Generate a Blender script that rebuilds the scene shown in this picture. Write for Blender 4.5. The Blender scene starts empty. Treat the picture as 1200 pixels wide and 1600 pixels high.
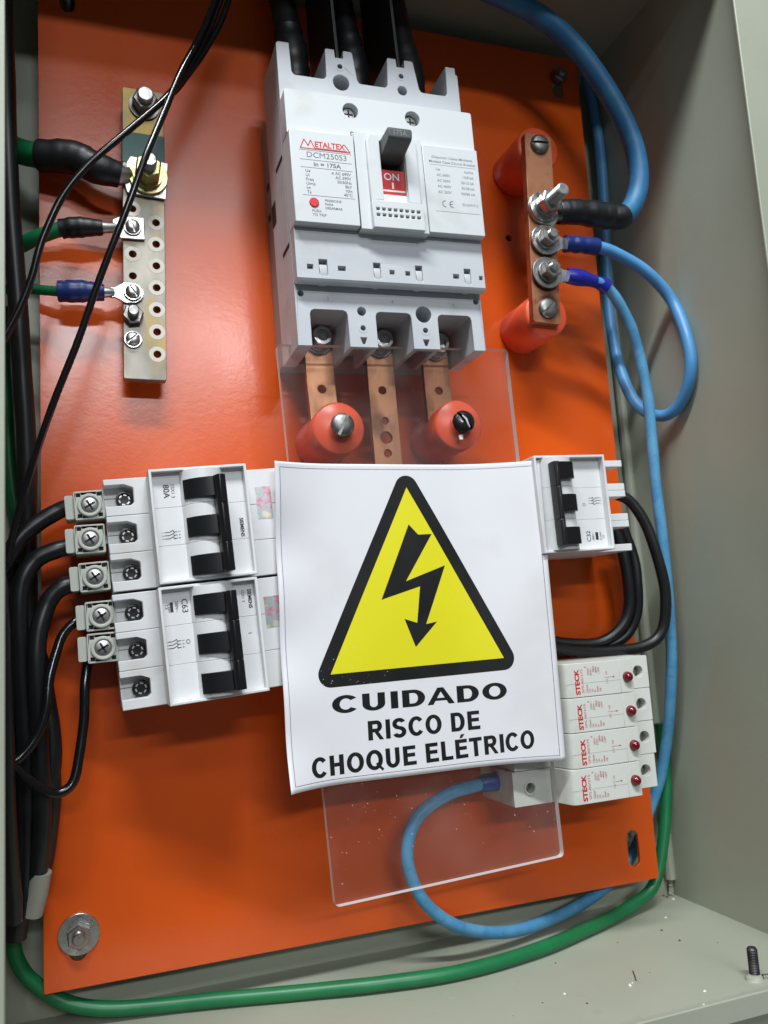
import bpy, bmesh, math, random
from mathutils import Vector, Matrix
from mathutils.geometry import tessellate_polygon
random.seed(7)
sc = bpy.context.scene
C = sc.collection
S = 0.001                       # everything below is in millimetres in panel axes: u right, v up, w out of the plate

# ------------------------------------------------------------------ camera
F_PX = 1310.0
RM = Matrix(((0.94235955, 0.06180066, -0.3288452), (-0.01277757, 0.9887249, 0.14919722), (0.33435792, -0.13639559, 0.93252401)))
TV = Vector((-159.807, 226.8877, 393.77158))
FLIP = Matrix(((1, 0, 0), (0, -1, 0), (0, 0, -1)))
CAM = FLIP @ (-(RM.transposed() @ TV))
def world(p): return Vector((p[0]*S, -p[2]*S, p[1]*S))
def wdir(p): return Vector((p[0], -p[2], p[1]))
rows = [wdir(FLIP @ Vector(RM[i])) for i in range(3)]
cam = bpy.data.cameras.new('camera'); camo = bpy.data.objects.new('camera', cam); C.objects.link(camo)
m = Matrix.Identity(4)
for i in range(3):
    m[i][0] = rows[0][i]; m[i][1] = -rows[1][i]; m[i][2] = -rows[2][i]
m.translation = world(CAM)
camo.matrix_world = m
cam.sensor_fit = 'VERTICAL'; cam.sensor_height = 36; cam.sensor_width = 27
cam.lens = F_PX/1600*36
cam.clip_start = 0.01; cam.clip_end = 50
cam.dof.use_dof = True; cam.dof.focus_distance = 0.40; cam.dof.aperture_fstop = 15
sc.camera = camo

# ------------------------------------------------------------------ light: three ceiling fluorescent fittings in a row, dim room around
w_ = bpy.data.worlds.new('World'); sc.world = w_; w_.use_nodes = True
bg = w_.node_tree.nodes['Background']; bg.inputs[0].default_value = (0.80, 0.86, 0.92, 1); bg.inputs[1].default_value = 0.09
def ceiling_lamp(u, v, w, watts, col, lx=1.2, ly=0.14):
    l = bpy.data.lights.new('ceiling_lamp', 'AREA'); l.shape = 'RECTANGLE'; l.size = lx; l.size_y = ly
    l.energy = watts; l.color = col
    o = bpy.data.objects.new('ceiling_lamp', l); C.objects.link(o)
    o.location = world((u, v, w))
    d = world((170, 270, 0)) - o.location
    o.rotation_euler = d.to_track_quat('-Z', 'Y').to_euler()
COOL = (0.93, 0.97, 1.0)
ceiling_lamp(150, 1750, 2490, 7, COOL, 1.5, 0.12)
ceiling_lamp(120, 1750, 3990, 40, COOL, 1.6, 0.16)
ceiling_lamp(-190, 1750, 1020, 38, COOL, 1.2, 0.09)
sc.view_settings.view_transform = 'Standard'; sc.view_settings.look = 'None'
sc.view_settings.exposure = 0.22; sc.view_settings.gamma = 1.0; sc.view_settings.use_curve_mapping = False
sc.cycles.max_bounces = 10; sc.cycles.transparent_max_bounces = 12

# ------------------------------------------------------------------ pixel -> panel point at a chosen height above the plate
def at(px, py, w):
    d = FLIP @ (RM.transposed() @ Vector(((px-600)/F_PX, (py-800)/F_PX, 1)))
    return CAM + d*((w-CAM[2])/d[2])
UL, UR, VB, VT, WB, WF = -26.0, 374.0, -20.0, 557.0, -26.0, 124.0     # inside of the cabinet
def atc(px, py, w, r):
    """as at(), but slid towards the camera until a cable of radius r is clear of the cabinet's inside"""
    while True:
        p = at(px, py, w)
        if (p[0] >= UL+r and p[0] <= UR-r and p[1] >= VB+r and p[2] >= WB+r) or w > 118: return p
        w += 1.0

# ------------------------------------------------------------------ materials
def mat(name, col, rough=0.5, metal=0.0, col2=None, nscale=60, nmix=(0.4, 0.6), bump=0.0, bscale=400, coat=0.0, spec=0.5, rough2=None, dirt=None, dscale=25, stretch=None, detail=4, dr=(0.56, 0.74)):
    m = bpy.data.materials.new(name); m.use_nodes = True
    nt = m.node_tree; N = nt.nodes; Lk = nt.links
    b = N['Principled BSDF']
    b.inputs['Base Color'].default_value = (*col, 1); b.inputs['Roughness'].default_value = rough
    b.inputs['Metallic'].default_value = metal; b.inputs['Coat Weight'].default_value = coat
    b.inputs['Coat Roughness'].default_value = 0.08
    b.inputs['Specular IOR Level'].default_value = spec
    tc = N.new('ShaderNodeTexCoord'); src = tc.outputs['Object']
    if stretch:
        mp = N.new('ShaderNodeMapping'); mp.inputs['Scale'].default_value = stretch
        Lk.new(src, mp.inputs['Vector']); src = mp.outputs['Vector']
    def noise(scale, lo, hi, det=detail):
        n = N.new('ShaderNodeTexNoise'); n.inputs['Scale'].default_value = scale; n.inputs['Detail'].default_value = det
        Lk.new(src, n.inputs['Vector'])
        r = N.new('ShaderNodeMapRange'); r.inputs['From Min'].default_value = lo; r.inputs['From Max'].default_value = hi
        Lk.new(n.outputs['Fac'], r.inputs['Value']); return r.outputs['Result']
    last = None
    if col2:
        mx = N.new('ShaderNodeMix'); mx.data_type = 'RGBA'
        mx.inputs[6].default_value = (*col, 1); mx.inputs[7].default_value = (*col2, 1)
        f = noise(nscale, *nmix); Lk.new(f, mx.inputs[0]); last = mx.outputs[2]
        if rough2 is not None:
            rr = N.new('ShaderNodeMapRange'); rr.inputs['To Min'].default_value = rough; rr.inputs['To Max'].default_value = rough2
            Lk.new(f, rr.inputs['Value']); Lk.new(rr.outputs['Result'], b.inputs['Roughness'])
    if dirt:
        mx = N.new('ShaderNodeMix'); mx.data_type = 'RGBA'; mx.inputs[6].default_value = (*col, 1)
        mx.inputs[7].default_value = (*dirt, 1)
        if last: Lk.new(last, mx.inputs[6])
        Lk.new(noise(dscale, *dr, 8), mx.inputs[0]); last = mx.outputs[2]
    if last: Lk.new(last, b.inputs['Base Color'])
    if bump:
        n = N.new('ShaderNodeTexNoise'); n.inputs['Scale'].default_value = bscale; n.inputs['Detail'].default_value = 3
        Lk.new(src, n.inputs['Vector'])
        bp = N.new('ShaderNodeBump'); bp.inputs['Strength'].default_value = bump; bp.inputs['Distance'].default_value = 0.0004
        Lk.new(n.outputs['Fac'], bp.inputs['Height']); Lk.new(bp.outputs['Normal'], b.inputs['Normal'])
    return m
M = {}
M['orange'] = mat('orange_paint', (0.67, 0.090, 0.007), 0.15, col2=(0.62, 0.080, 0.006), nscale=14, bump=0.10, bscale=260, rough2=0.19, spec=0.5)
def weather(m, rlo, rhi, peel, smudge):
    """paint wear: uneven gloss from wiping marks, orange peel at two sizes, faint dusty smears and hair scratches"""
    nt = m.node_tree; N = nt.nodes; Lk = nt.links; b = N['Principled BSDF']; tc = N.new('ShaderNodeTexCoord')
    def nz(scale, det, st=None, rot=0):
        n = N.new('ShaderNodeTexNoise'); n.inputs['Scale'].default_value = scale; n.inputs['Detail'].default_value = det
        mp = N.new('ShaderNodeMapping'); mp.inputs['Scale'].default_value = st or (1, 1, 1); mp.inputs['Rotation'].default_value = (0, 0, rot)
        Lk.new(tc.outputs['Object'], mp.inputs['Vector']); Lk.new(mp.outputs['Vector'], n.inputs['Vector']); return n.outputs['Fac']
    def rng(src, a, b_, c, d):
        r = N.new('ShaderNodeMapRange'); 
        for k_, v_ in zip(('From Min', 'From Max', 'To Min', 'To Max'), (a, b_, c, d)): r.inputs[k_].default_value = v_
        Lk.new(src, r.inputs['Value']); return r.outputs['Result']
    Lk.new(rng(nz(11, 7, (1, 0.45, 1), 0.4), 0.35, 0.68, rlo, rhi), b.inputs['Roughness'])
    mx = N.new('ShaderNodeMix'); mx.data_type = 'RGBA'; mx.inputs[7].default_value = (*smudge, 1)
    if b.inputs['Base Color'].links: Lk.new(b.inputs['Base Color'].links[0].from_socket, mx.inputs[6])
    ad = N.new('ShaderNodeMath'); ad.operation = 'MAXIMUM'
    Lk.new(rng(nz(16, 9), 0.52, 0.80, 0, 0.30), ad.inputs[0]); Lk.new(rng(nz(90, 2, (1, 0.03, 1), 0.9), 0.70, 0.74, 0, 0.35), ad.inputs[1])
    Lk.new(ad.outputs[0], mx.inputs[0]); Lk.new(mx.outputs[2], b.inputs['Base Color'])
    h = N.new('ShaderNodeMath'); h.operation = 'MULTIPLY_ADD'; h.inputs[1].default_value = 0.5
    Lk.new(nz(620, 1), h.inputs[0]); Lk.new(nz(230, 2), h.inputs[2])
    bp = N.new('ShaderNodeBump'); bp.inputs['Strength'].default_value = peel; bp.inputs['Distance'].default_value = 0.0004
    Lk.new(h.outputs[0], bp.inputs['Height']); Lk.new(bp.outputs['Normal'], b.inputs['Normal'])
weather(M['orange'], 0.18, 0.31, 0.085, (0.60, 0.12, 0.02))
M['cabinet'] = mat('cabinet_paint', (0.385, 0.41, 0.325), 0.42, col2=(0.355, 0.38, 0.30), nscale=9, bump=0.12, bscale=500, rough2=0.5)
weather(M['cabinet'], 0.34, 0.55, 0.14, (0.33, 0.32, 0.25))
M['case'] = mat('breaker_case_white', (0.66, 0.69, 0.695), 0.36, col2=(0.63, 0.66, 0.67), nscale=20, dirt=(0.56, 0.565, 0.55), dscale=34, rough2=0.46, bump=0.03, bscale=1500)
M['caselow'] = mat('breaker_case_grey', (0.55, 0.575, 0.605), 0.46, col2=(0.515, 0.54, 0.575), nscale=25, dirt=(0.45, 0.46, 0.47), dscale=40, bump=0.04, bscale=1500)
M['casebase_shaded'] = mat('breaker_base_shaded', (0.30, 0.285, 0.28), 0.5, bump=0.05, bscale=1200)  # same grey plastic, with shading and orange bounce put into the colour
M['din'] = mat('din_plastic', (0.74, 0.75, 0.755), 0.34, col2=(0.71, 0.72, 0.73), nscale=30, dirt=(0.58, 0.56, 0.51), dscale=30, rough2=0.44, bump=0.03, bscale=1500)
M['dinin'] = mat('din_inner', (0.68, 0.70, 0.695), 0.42)
M['spd'] = mat('arrester_plastic', (0.68, 0.69, 0.64), 0.36, col2=(0.64, 0.655, 0.60), nscale=30, dirt=(0.52, 0.51, 0.44), dscale=36, rough2=0.46, bump=0.03, bscale=1500)
M['term'] = mat('terminal_plastic', (0.53, 0.55, 0.50), 0.45, col2=(0.49, 0.51, 0.46), nscale=60)
M['ptoggle'] = mat('toggle_grey', (0.085, 0.095, 0.095), 0.45)
M['black'] = mat('black_plastic', (0.008, 0.009, 0.011), 0.32)
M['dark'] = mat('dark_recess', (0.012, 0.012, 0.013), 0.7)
M['red'] = mat('red_plastic', (0.62, 0.012, 0.018), 0.4)
M['led'] = mat('red_lens', (0.16, 0.004, 0.010), 0.12, spec=0.7)
M['white'] = mat('white_print', (0.85, 0.85, 0.85), 0.5)
M['ink'] = mat('dark_print', (0.022, 0.024, 0.03), 0.55)
M['inkg'] = mat('grey_print', (0.13, 0.14, 0.16), 0.55)
M['inkl'] = mat('pale_print', (0.24, 0.26, 0.30), 0.55)
M['inkr'] = mat('red_print', (0.55, 0.02, 0.018), 0.5)
M['inkrp'] = mat('pale_red_print', (0.45, 0.085, 0.07), 0.5)
M['inkb'] = mat('blue_print', (0.05, 0.06, 0.16), 0.5)
M['paper'] = mat('paper', (0.79, 0.79, 0.82), 0.42, col2=(0.765, 0.765, 0.79), nscale=14, dirt=(0.69, 0.685, 0.69), dscale=22, dr=(0.54, 0.80), bump=0.35, bscale=22)
M['signblack'] = mat('sign_black', (0.009, 0.009, 0.009), 0.5, spec=0.25, col2=(0.014, 0.014, 0.014), nscale=40)
M['signyellow'] = mat('sign_yellow', (0.80, 0.74, 0.012), 0.4, col2=(0.77, 0.71, 0.012), nscale=12)
M['insul'] = mat('insulator_resin', (0.84, 0.115, 0.045), 0.28, col2=(0.76, 0.092, 0.034), nscale=30, bump=0.06, bscale=500, rough2=0.42, dirt=(0.50, 0.09, 0.05), dscale=60)
M['zinc'] = mat('zinc_steel', (0.60, 0.60, 0.58), 0.24, 1.0, col2=(0.42, 0.42, 0.41), nscale=250, rough2=0.4, bump=0.05, bscale=900)
M['steel'] = mat('dull_steel', (0.34, 0.34, 0.33), 0.40, 1.0, col2=(0.22, 0.22, 0.21), nscale=200, rough2=0.5)
M['darksteel'] = mat('dark_steel', (0.10, 0.10, 0.10), 0.5, 0.8, col2=(0.05, 0.05, 0.05), nscale=200)
M['bright'] = mat('bright_steel', (0.68, 0.68, 0.67), 0.30, 1.0, col2=(0.50, 0.50, 0.49), nscale=220, rough2=0.42, bump=0.12, bscale=500)
M['yzinc'] = mat('yellow_zinc', (0.62, 0.52, 0.28), 0.28, 1.0, col2=(0.50, 0.62, 0.25), nscale=130, rough2=0.36, dirt=(0.66, 0.36, 0.40), dscale=90)
M['tin'] = mat('tinned_bar', (0.31, 0.29, 0.25), 0.46, 0.85, col2=(0.20, 0.19, 0.165), nscale=45, rough2=0.52, dirt=(0.42, 0.30, 0.10), dscale=48, dr=(0.50, 0.70), bump=0.06, bscale=300, stretch=(1, 0.45, 1))
M['tinring'] = mat('milled_ring', (0.68, 0.64, 0.56), 0.55, 0.15)
M['copper'] = mat('copper', (0.56, 0.27, 0.145), 0.36, 1.0, col2=(0.38, 0.17, 0.09), nscale=42, rough2=0.50, dirt=(0.16, 0.065, 0.03), dscale=70, dr=(0.50, 0.72), bump=0.06, bscale=260, stretch=(1, 0.4, 1))
M['copperold'] = mat('tarnished_copper', (0.52, 0.25, 0.14), 0.42, 0.9, col2=(0.36, 0.16, 0.085), nscale=60, rough2=0.55, dirt=(0.10, 0.05, 0.03), dscale=75, dr=(0.52, 0.70), bump=0.14, bscale=240)
M['gtape'] = mat('green_tape', (0.02, 0.13, 0.12), 0.45, col2=(0.018, 0.11, 0.10), nscale=60)
M['cblack'] = mat('black_cable', (0.007, 0.008, 0.009), 0.38, bump=0.05, bscale=120)
M['cgloss'] = mat('glossy_black_wire', (0.006, 0.006, 0.007), 0.18)
M['shrink'] = mat('heat_shrink', (0.007, 0.008, 0.010), 0.42, bump=0.25, bscale=110)
M['cblue'] = mat('blue_cable', (0.085, 0.30, 0.60), 0.42, col2=(0.07, 0.27, 0.55), nscale=60, bump=0.05, bscale=200)
M['cblue2'] = mat('weathered_blue_cable', (0.10, 0.33, 0.55), 0.48, col2=(0.07, 0.27, 0.50), nscale=80, dirt=(0.07, 0.22, 0.38), dscale=260, bump=0.08, bscale=220)
M['cblue3'] = mat('thick_blue_cable', (0.018, 0.13, 0.30), 0.50, col2=(0.026, 0.17, 0.34), nscale=90, bump=0.12, bscale=260)  # blue darkened: the shadow near the cabinet top is put into the colour
M['blueslv'] = mat('blue_sleeve', (0.010, 0.028, 0.17), 0.38, bump=0.10, bscale=200)
M['bluetape'] = mat('blue_tape', (0.012, 0.016, 0.26), 0.30, bump=0.10, bscale=150)
M['ferrule'] = mat('ferrule_blue', (0.02, 0.07, 0.30), 0.4)
M['cgreen'] = mat('green_cable', (0.006, 0.165, 0.055), 0.40, col2=(0.005, 0.14, 0.046), nscale=60, bump=0.05, bscale=200)
M['conduit'] = mat('pale_sleeve', (0.34, 0.34, 0.29), 0.5)
M['barrier'] = mat('phase_barrier', (0.014, 0.015, 0.016), 0.42)
M['dust'] = mat('pale_dust', (0.75, 0.73, 0.70), 0.7)
M['crumb'] = mat('brown_crumb', (0.10, 0.055, 0.035), 0.8)
M['rail'] = mat('rail_zinc', (0.55, 0.55, 0.52), 0.35, 1.0)
def holo():
    m = bpy.data.materials.new('hologram_foil'); m.use_nodes = True; nt = m.node_tree; N = nt.nodes; Lk = nt.links
    b = N['Principled BSDF']; b.inputs['Metallic'].default_value = 0.6; b.inputs['Roughness'].default_value = 0.3
    tc = N.new('ShaderNodeTexCoord'); n = N.new('ShaderNodeTexNoise'); n.inputs['Scale'].default_value = 170; n.inputs['Detail'].default_value = 2
    r = N.new('ShaderNodeValToRGB'); Lk.new(tc.outputs['Object'], n.inputs['Vector']); Lk.new(n.outputs['Fac'], r.inputs['Fac']); Lk.new(r.outputs['Color'], b.inputs['Base Color'])
    el = r.color_ramp.elements; el[0].position = 0.32; el[0].color = (0.30, 0.30, 0.36, 1); el[1].position = 0.72; el[1].color = (0.85, 0.82, 0.84, 1)
    for p_, c_ in ((0.42, (0.78, 0.36, 0.42, 1)), (0.5, (0.62, 0.62, 0.68, 1)), (0.57, (0.35, 0.62, 0.68, 1)), (0.62, (0.75, 0.62, 0.35, 1))):
        e = el.new(p_); e.color = c_
    return m
M['holo'] = holo()
def acrylic(name, edge):
    m = bpy.data.materials.new(name); m.use_nodes = True; nt = m.node_tree; N = nt.nodes; Lk = nt.links
    N.remove(N['Principled BSDF']); out = N['Material Output']
    tr = N.new('ShaderNodeBsdfTransparent'); gl = N.new('ShaderNodeBsdfGlossy'); df = N.new('ShaderNodeBsdfDiffuse')
    lw = N.new('ShaderNodeLayerWeight'); lw.inputs['Blend'].default_value = 0.5
    pw = N.new('ShaderNodeMath'); pw.operation = 'POWER'; pw.inputs[1].default_value = 5.0; Lk.new(lw.outputs['Facing'], pw.inputs[0])
    fr = N.new('ShaderNodeMath'); fr.operation = 'MULTIPLY_ADD'; fr.inputs[1].default_value = 0.9; fr.inputs[2].default_value = 0.04; Lk.new(pw.outputs[0], fr.inputs[0])
    m1 = N.new('ShaderNodeMixShader'); m2 = N.new('ShaderNodeMixShader')
    gl.inputs['Roughness'].default_value = 0.06 if not edge else 0.25
    tr.inputs['Color'].default_value = (0.98, 0.98, 0.98, 1) if not edge else (0.70, 0.67, 0.65, 1)
    df.inputs['Color'].default_value = (0.86, 0.84, 0.83, 1)
    if edge: m1.inputs[0].default_value = 0.80
    else:
        tc = N.new('ShaderNodeTexCoord'); n = N.new('ShaderNodeTexNoise'); n.inputs['Scale'].default_value = 18; n.inputs['Detail'].default_value = 6
        r = N.new('ShaderNodeMapRange'); r.inputs['From Min'].default_value = 0.4; r.inputs['From Max'].default_value = 0.75; r.inputs['To Min'].default_value = 0.008; r.inputs['To Max'].default_value = 0.045
        Lk.new(tc.outputs['Object'], n.inputs['Vector']); Lk.new(n.outputs['Fac'], r.inputs['Value']); Lk.new(r.outputs['Result'], m1.inputs[0])
    Lk.new(tr.outputs[0], m1.inputs[1]); Lk.new(df.outputs[0], m1.inputs[2])
    Lk.new(fr.outputs[0], m2.inputs[0]); Lk.new(m1.outputs[0], m2.inputs[1]); Lk.new(gl.outputs[0], m2.inputs[2])
    Lk.new(m2.outputs[0], out.inputs['Surface'])
    return m
M['acr'] = acrylic('clear_acrylic', False); M['acredge'] = acrylic('acrylic_cut_edge', True)

# ------------------------------------------------------------------ mesh helpers (all in mm, local x right, y up, z out)
class MB:
    def __init__(s): s.v = []; s.f = []; s.mi = []
    def add(s, vs, fs, mi=0):
        o = len(s.v); s.v += [tuple(v) for v in vs]; s.f += [tuple(i+o for i in f) for f in fs]; s.mi += [mi]*len(fs); return s
    def box(s, x0, x1, y0, y1, z0, z1, mi=0):
        return s.add([(x0,y0,z0),(x1,y0,z0),(x1,y1,z0),(x0,y1,z0),(x0,y0,z1),(x1,y0,z1),(x1,y1,z1),(x0,y1,z1)],
            [(0,3,2,1),(4,5,6,7),(0,1,5,4),(1,2,6,5),(2,3,7,6),(3,0,4,7)], mi)
    def prism(s, outline, z0, z1, holes=(), axis='z', mi=0):
        loops = [list(outline)] + [list(h) for h in holes]
        tris = tessellate_polygon([[Vector((p[0], p[1], 0)) for p in l] for l in loops])
        flat = [p for l in loops for p in l]; n = len(flat)
        def P(p, z): return (p[0], p[1], z) if axis == 'z' else ((p[0], z, p[1]) if axis == 'y' else (z, p[0], p[1]))
        vs = [P(p, z0) for p in flat] + [P(p, z1) for p in flat]
        fs = [tuple(t) for t in tris] + [tuple(i+n for i in t)[::-1] for t in tris]
        o = 0
        for l in loops:
            k = len(l)
            fs += [(o+i, o+(i+1) % k, n+o+(i+1) % k, n+o+i) for i in range(k)]
            o += k
        return s.add(vs, fs, mi)
    def lathe(s, cx, cy, prof, n=24, mi=0, rot=0):
        vs = []; fs = []
        for r, z in prof:
            for i in range(n):
                a = 2*math.pi*i/n+rot; vs.append((cx+r*math.cos(a), cy+r*math.sin(a), z))
        k = len(prof)
        for j in range(k-1):
            for i in range(n):
                fs.append((j*n+i, j*n+(i+1) % n, (j+1)*n+(i+1) % n, (j+1)*n+i))
        fs.append(tuple(range(n))[::-1]); fs.append(tuple(range((k-1)*n, k*n)))
        return s.add(vs, fs, mi)
    def cyl(s, cx, cy, z0, z1, r, n=24, mi=0, rot=0): return s.lathe(cx, cy, [(r, z0), (r, z1)], n, mi, rot)
    def ring(s, cx, cy, z0, z1, r0, r1, n=28, mi=0):
        vs = []; fs = []
        for r, z in ((r0, z0), (r1, z0), (r1, z1), (r0, z1)):
            for i in range(n):
                a = 2*math.pi*i/n; vs.append((cx+r*math.cos(a), cy+r*math.sin(a), z))
        for j in range(4):
            for i in range(n): fs.append((j*n+i, j*n+(i+1) % n, ((j+1) % 4)*n+(i+1) % n, ((j+1) % 4)*n+i))
        return s.add(vs, fs, mi)
    def tube(s, pts, r, n=14, mi=0, flat=1.0):
        pts = [Vector(p) for p in pts]; k = len(pts)
        rr = r if isinstance(r, (list, tuple)) else [r]*k
        T = [(pts[min(i+1, k-1)]-pts[max(i-1, 0)]).normalized() for i in range(k)]
        a = Vector((0, 0, 1)); 
        if abs(T[0].dot(a)) > 0.9: a = Vector((0, 1, 0))
        nrm = (a - T[0]*a.dot(T[0])).normalized()
        vs = []; fs = []
        for i in range(k):
            nrm = (nrm - T[i]*nrm.dot(T[i])).normalized(); bn = T[i].cross(nrm)
            for j in range(n):
                t = 2*math.pi*j/n; vs.append(pts[i]+nrm*(rr[i]*flat*math.cos(t))+bn*(rr[i]*math.sin(t)))
        for i in range(k-1):
            for j in range(n): fs.append((i*n+j, i*n+(j+1) % n, (i+1)*n+(j+1) % n, (i+1)*n+j))
        fs.append(tuple(range(n))[::-1]); fs.append(tuple(range((k-1)*n, k*n)))
        return s.add(vs, fs, mi)
    def map(s, fn): s.v = [tuple(fn(*v)) for v in s.v]; return s
    def build(s, name, mats, parent=None, bevel=0.0, seg=2, sharp=32, smooth=True):
        me = bpy.data.meshes.new(name)
        me.from_pydata([(x*S, y*S, z*S) for x, y, z in s.v], [], s.f)
        mats = mats if isinstance(mats, (list, tuple)) else [mats]
        for q in mats: me.materials.append(M[q])
        for pl, i in zip(me.polygons, s.mi): pl.material_index = i
        bm = bmesh.new(); bm.from_mesh(me); bmesh.ops.recalc_face_normals(bm, faces=bm.faces); bm.to_mesh(me); bm.free()
        if smooth:
            me.shade_smooth(); me.set_sharp_from_angle(angle=math.radians(sharp))
        o = bpy.data.objects.new(name, me); C.objects.link(o)
        if parent: o.parent = parent
        else: o.rotation_euler = (math.pi/2, 0, 0)
        if bevel:
            md = o.modifiers.new('edge', 'BEVEL'); md.width = bevel*S; md.segments = seg; md.limit_method = 'ANGLE'; md.angle_limit = math.radians(40); md.use_clamp_overlap = True
            md.harden_normals = False
        return o
def thing(name, label, cat, u=0, v=0, w=0, th=0, group=None):
    o = bpy.data.objects.new(name, None); C.objects.link(o); o.empty_display_size = 0.01
    o.location = world((u, v, w)); o.rotation_euler = (math.pi/2, -math.radians(th), 0)
    return tag(o, label, cat, group)
def tag(o, label, cat=None, group=None, kind=None):
    o['label'] = label
    if cat: o['category'] = cat
    if group: o['group'] = group
    if kind: o['kind'] = kind
    return o
def circ(cx, cy, r, n=20, a0=0): return [(cx+r*math.cos(a0+2*math.pi*i/n), cy+r*math.sin(a0+2*math.pi*i/n)) for i in range(n)]
def rrect(x0, x1, y0, y1, r, n=4):
    o = []
    for cx, cy, a in ((x1-r, y1-r, 0), (x0+r, y1-r, 90), (x0+r, y0+r, 180), (x1-r, y0+r, 270)):
        for i in range(n+1):
            t = math.radians(a+90*i/n); o.append((cx+r*math.cos(t), cy+r*math.sin(t)))
    return o
def slot(cx, cy, r, h, n=8):
    o = [(cx+r*math.cos(math.pi*i/n), cy+h+r*math.sin(math.pi*i/n)) for i in range(n+1)]
    return o + [(cx-r*math.cos(math.pi*i/n), cy-h-r*math.sin(math.pi*i/n)) for i in range(n+1)]
def rect(x0, x1, y0, y1): return [(x0, y0), (x1, y0), (x1, y1), (x0, y1)]
def spline(pts, k=8):
    P = [Vector(p) for p in pts]; P = [P[0]*2-P[1]] + P + [P[-1]*2-P[-2]]; out = []
    for i in range(1, len(P)-2):
        a, b, c, d = P[i-1:i+3]
        for j in range(k):
            t = j/k
            out.append(0.5*((2*b)+(c-a)*t+(2*a-5*b+4*c-d)*t*t+(3*b-a-3*c+d)*t**3))
    out.append(P[-2]); return out
_tc = {}
def glyphs(s, off):
    key = (s, off)
    if key not in _tc:
        cu = bpy.data.curves.new('t', 'FONT'); cu.body = s; cu.size = 1.0; cu.offset = off; cu.resolution_u = 3; cu.fill_mode = 'FRONT'
        ob = bpy.data.objects.new('t', cu); C.objects.link(ob)
        bpy.context.view_layer.update()
        ev = ob.evaluated_get(bpy.context.evaluated_depsgraph_get()); me = ev.to_mesh()
        _tc[key] = ([(v.co.x, v.co.y) for v in me.vertices], [tuple(p.vertices) for p in me.polygons])
        ev.to_mesh_clear(); bpy.data.objects.remove(ob); bpy.data.curves.remove(cu)
    return _tc[key]
def capheight(off=0):
    vs, _ = glyphs('H', off); return max(v[1] for v in vs)
def text(mb, s, x, y, z, cap, rot=0, width=None, sx=1.0, off=0.0, align='L', mi=0, slant=0):
    """print s with capital height cap; x, y is the baseline start (L), middle (C) or end (R); width squeezes it to that length"""
    vs, fs = glyphs(s, off)
    if not vs: return
    x0 = min(v[0] for v in vs); x1 = max(v[0] for v in vs)
    ky = cap/capheight(off); kx = ky*sx if width is None else width/(x1-x0)
    sh = {'L': -x0, 'C': -(x0+x1)/2, 'R': -x1}[align]
    c_, s_ = math.cos(math.radians(rot)), math.sin(math.radians(rot)); o = []
    for vx, vy in vs:
        a, b = (vx+sh)*kx, vy*ky; o.append((x+a*c_-b*s_, y+a*s_+b*c_, z))
    mb.add(o, fs, mi)
def flat(mb, pts, z, mi=0): mb.add([(p[0], p[1], z) for p in pts], [tuple(range(len(pts)))], mi)
def cable(pts, r, name, matname, label, cat='cable', n=14, k=8, group=None, parent=None):
    """pts: (px, py, w) triples; slid clear of the cabinet; mesh stays in panel axes"""
    q = spline([atc(p[0], p[1], p[2], r+0.4) for p in pts], k)
    ph = random.random()*9; q = [p_+Vector((math.sin(i*0.37+ph), math.sin(i*0.29+2*ph), math.sin(i*0.23+ph)))*0.22 + Vector((math.sin(i*0.11+3*ph), math.sin(i*0.07+ph), math.sin(i*0.13+ph)))*(0.9 if name == 'black_cable' and 4 < i < len(q)-4 and r > 3.5 else 0.0)*min(1, i/16) for i, p_ in enumerate(q)]
    mb = MB().tube(q, [r*(1+0.012*math.sin(i*0.9+ph)) for i in range(len(q))], n); o = mb.build(name, matname, parent, sharp=60)
    if not parent: tag(o, label, cat, group)
    return o, q

# ================================================================== the cabinet
cab = thing('electrical_cabinet', 'grey green painted steel cabinet that encloses the orange plate', 'cabinet')
T = 2.0
MB().box(UL-T, UR+T, VB-T, VT+T, WB-T, WB).build('back_panel', 'cabinet', cab)
MB().box(UL-T, UL, VB, VT, WB, WF-0.5).build('side_panel', 'cabinet', cab)
MB().box(UR, UR+T, VB, VT, WB, WF-0.5).build('side_panel', 'cabinet', cab)
MB().box(UL-T, UR+T, VT, VT+T, WB, WF-0.5).build('top_panel', 'cabinet', cab)
MB().box(UL-T, UR+T, VB-T, VB, WB, WF-0.5).build('bottom_panel', 'cabinet', cab)
L8 = 9.0
MB().box(UL-T, -6.0, VB-T, VT+T, WF-0.5, WF+1).build('front_flange', 'cabinet', cab, bevel=0.5)
MB().box(UR-L8, UR+46, VB-T, VT+T, WF-0.5, WF+1).build('front_flange', 'cabinet', cab, bevel=0.5)
MB().box(UL-T, UR+46, VB-46, VB-T-0.2, WF-14, WF-12).build('lower_skirt', 'cabinet', cab)
MB().box(-6.0, UR-L8, VT-12, VT+T, WF-0.5, WF+1).build('front_flange', 'cabinet', cab, bevel=0.5)
MB().box(-6.0, UR-L8, VB-T, VB+8, WF-0.5, WF+1).build('front_flange', 'cabinet', cab, bevel=0.5)
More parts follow.
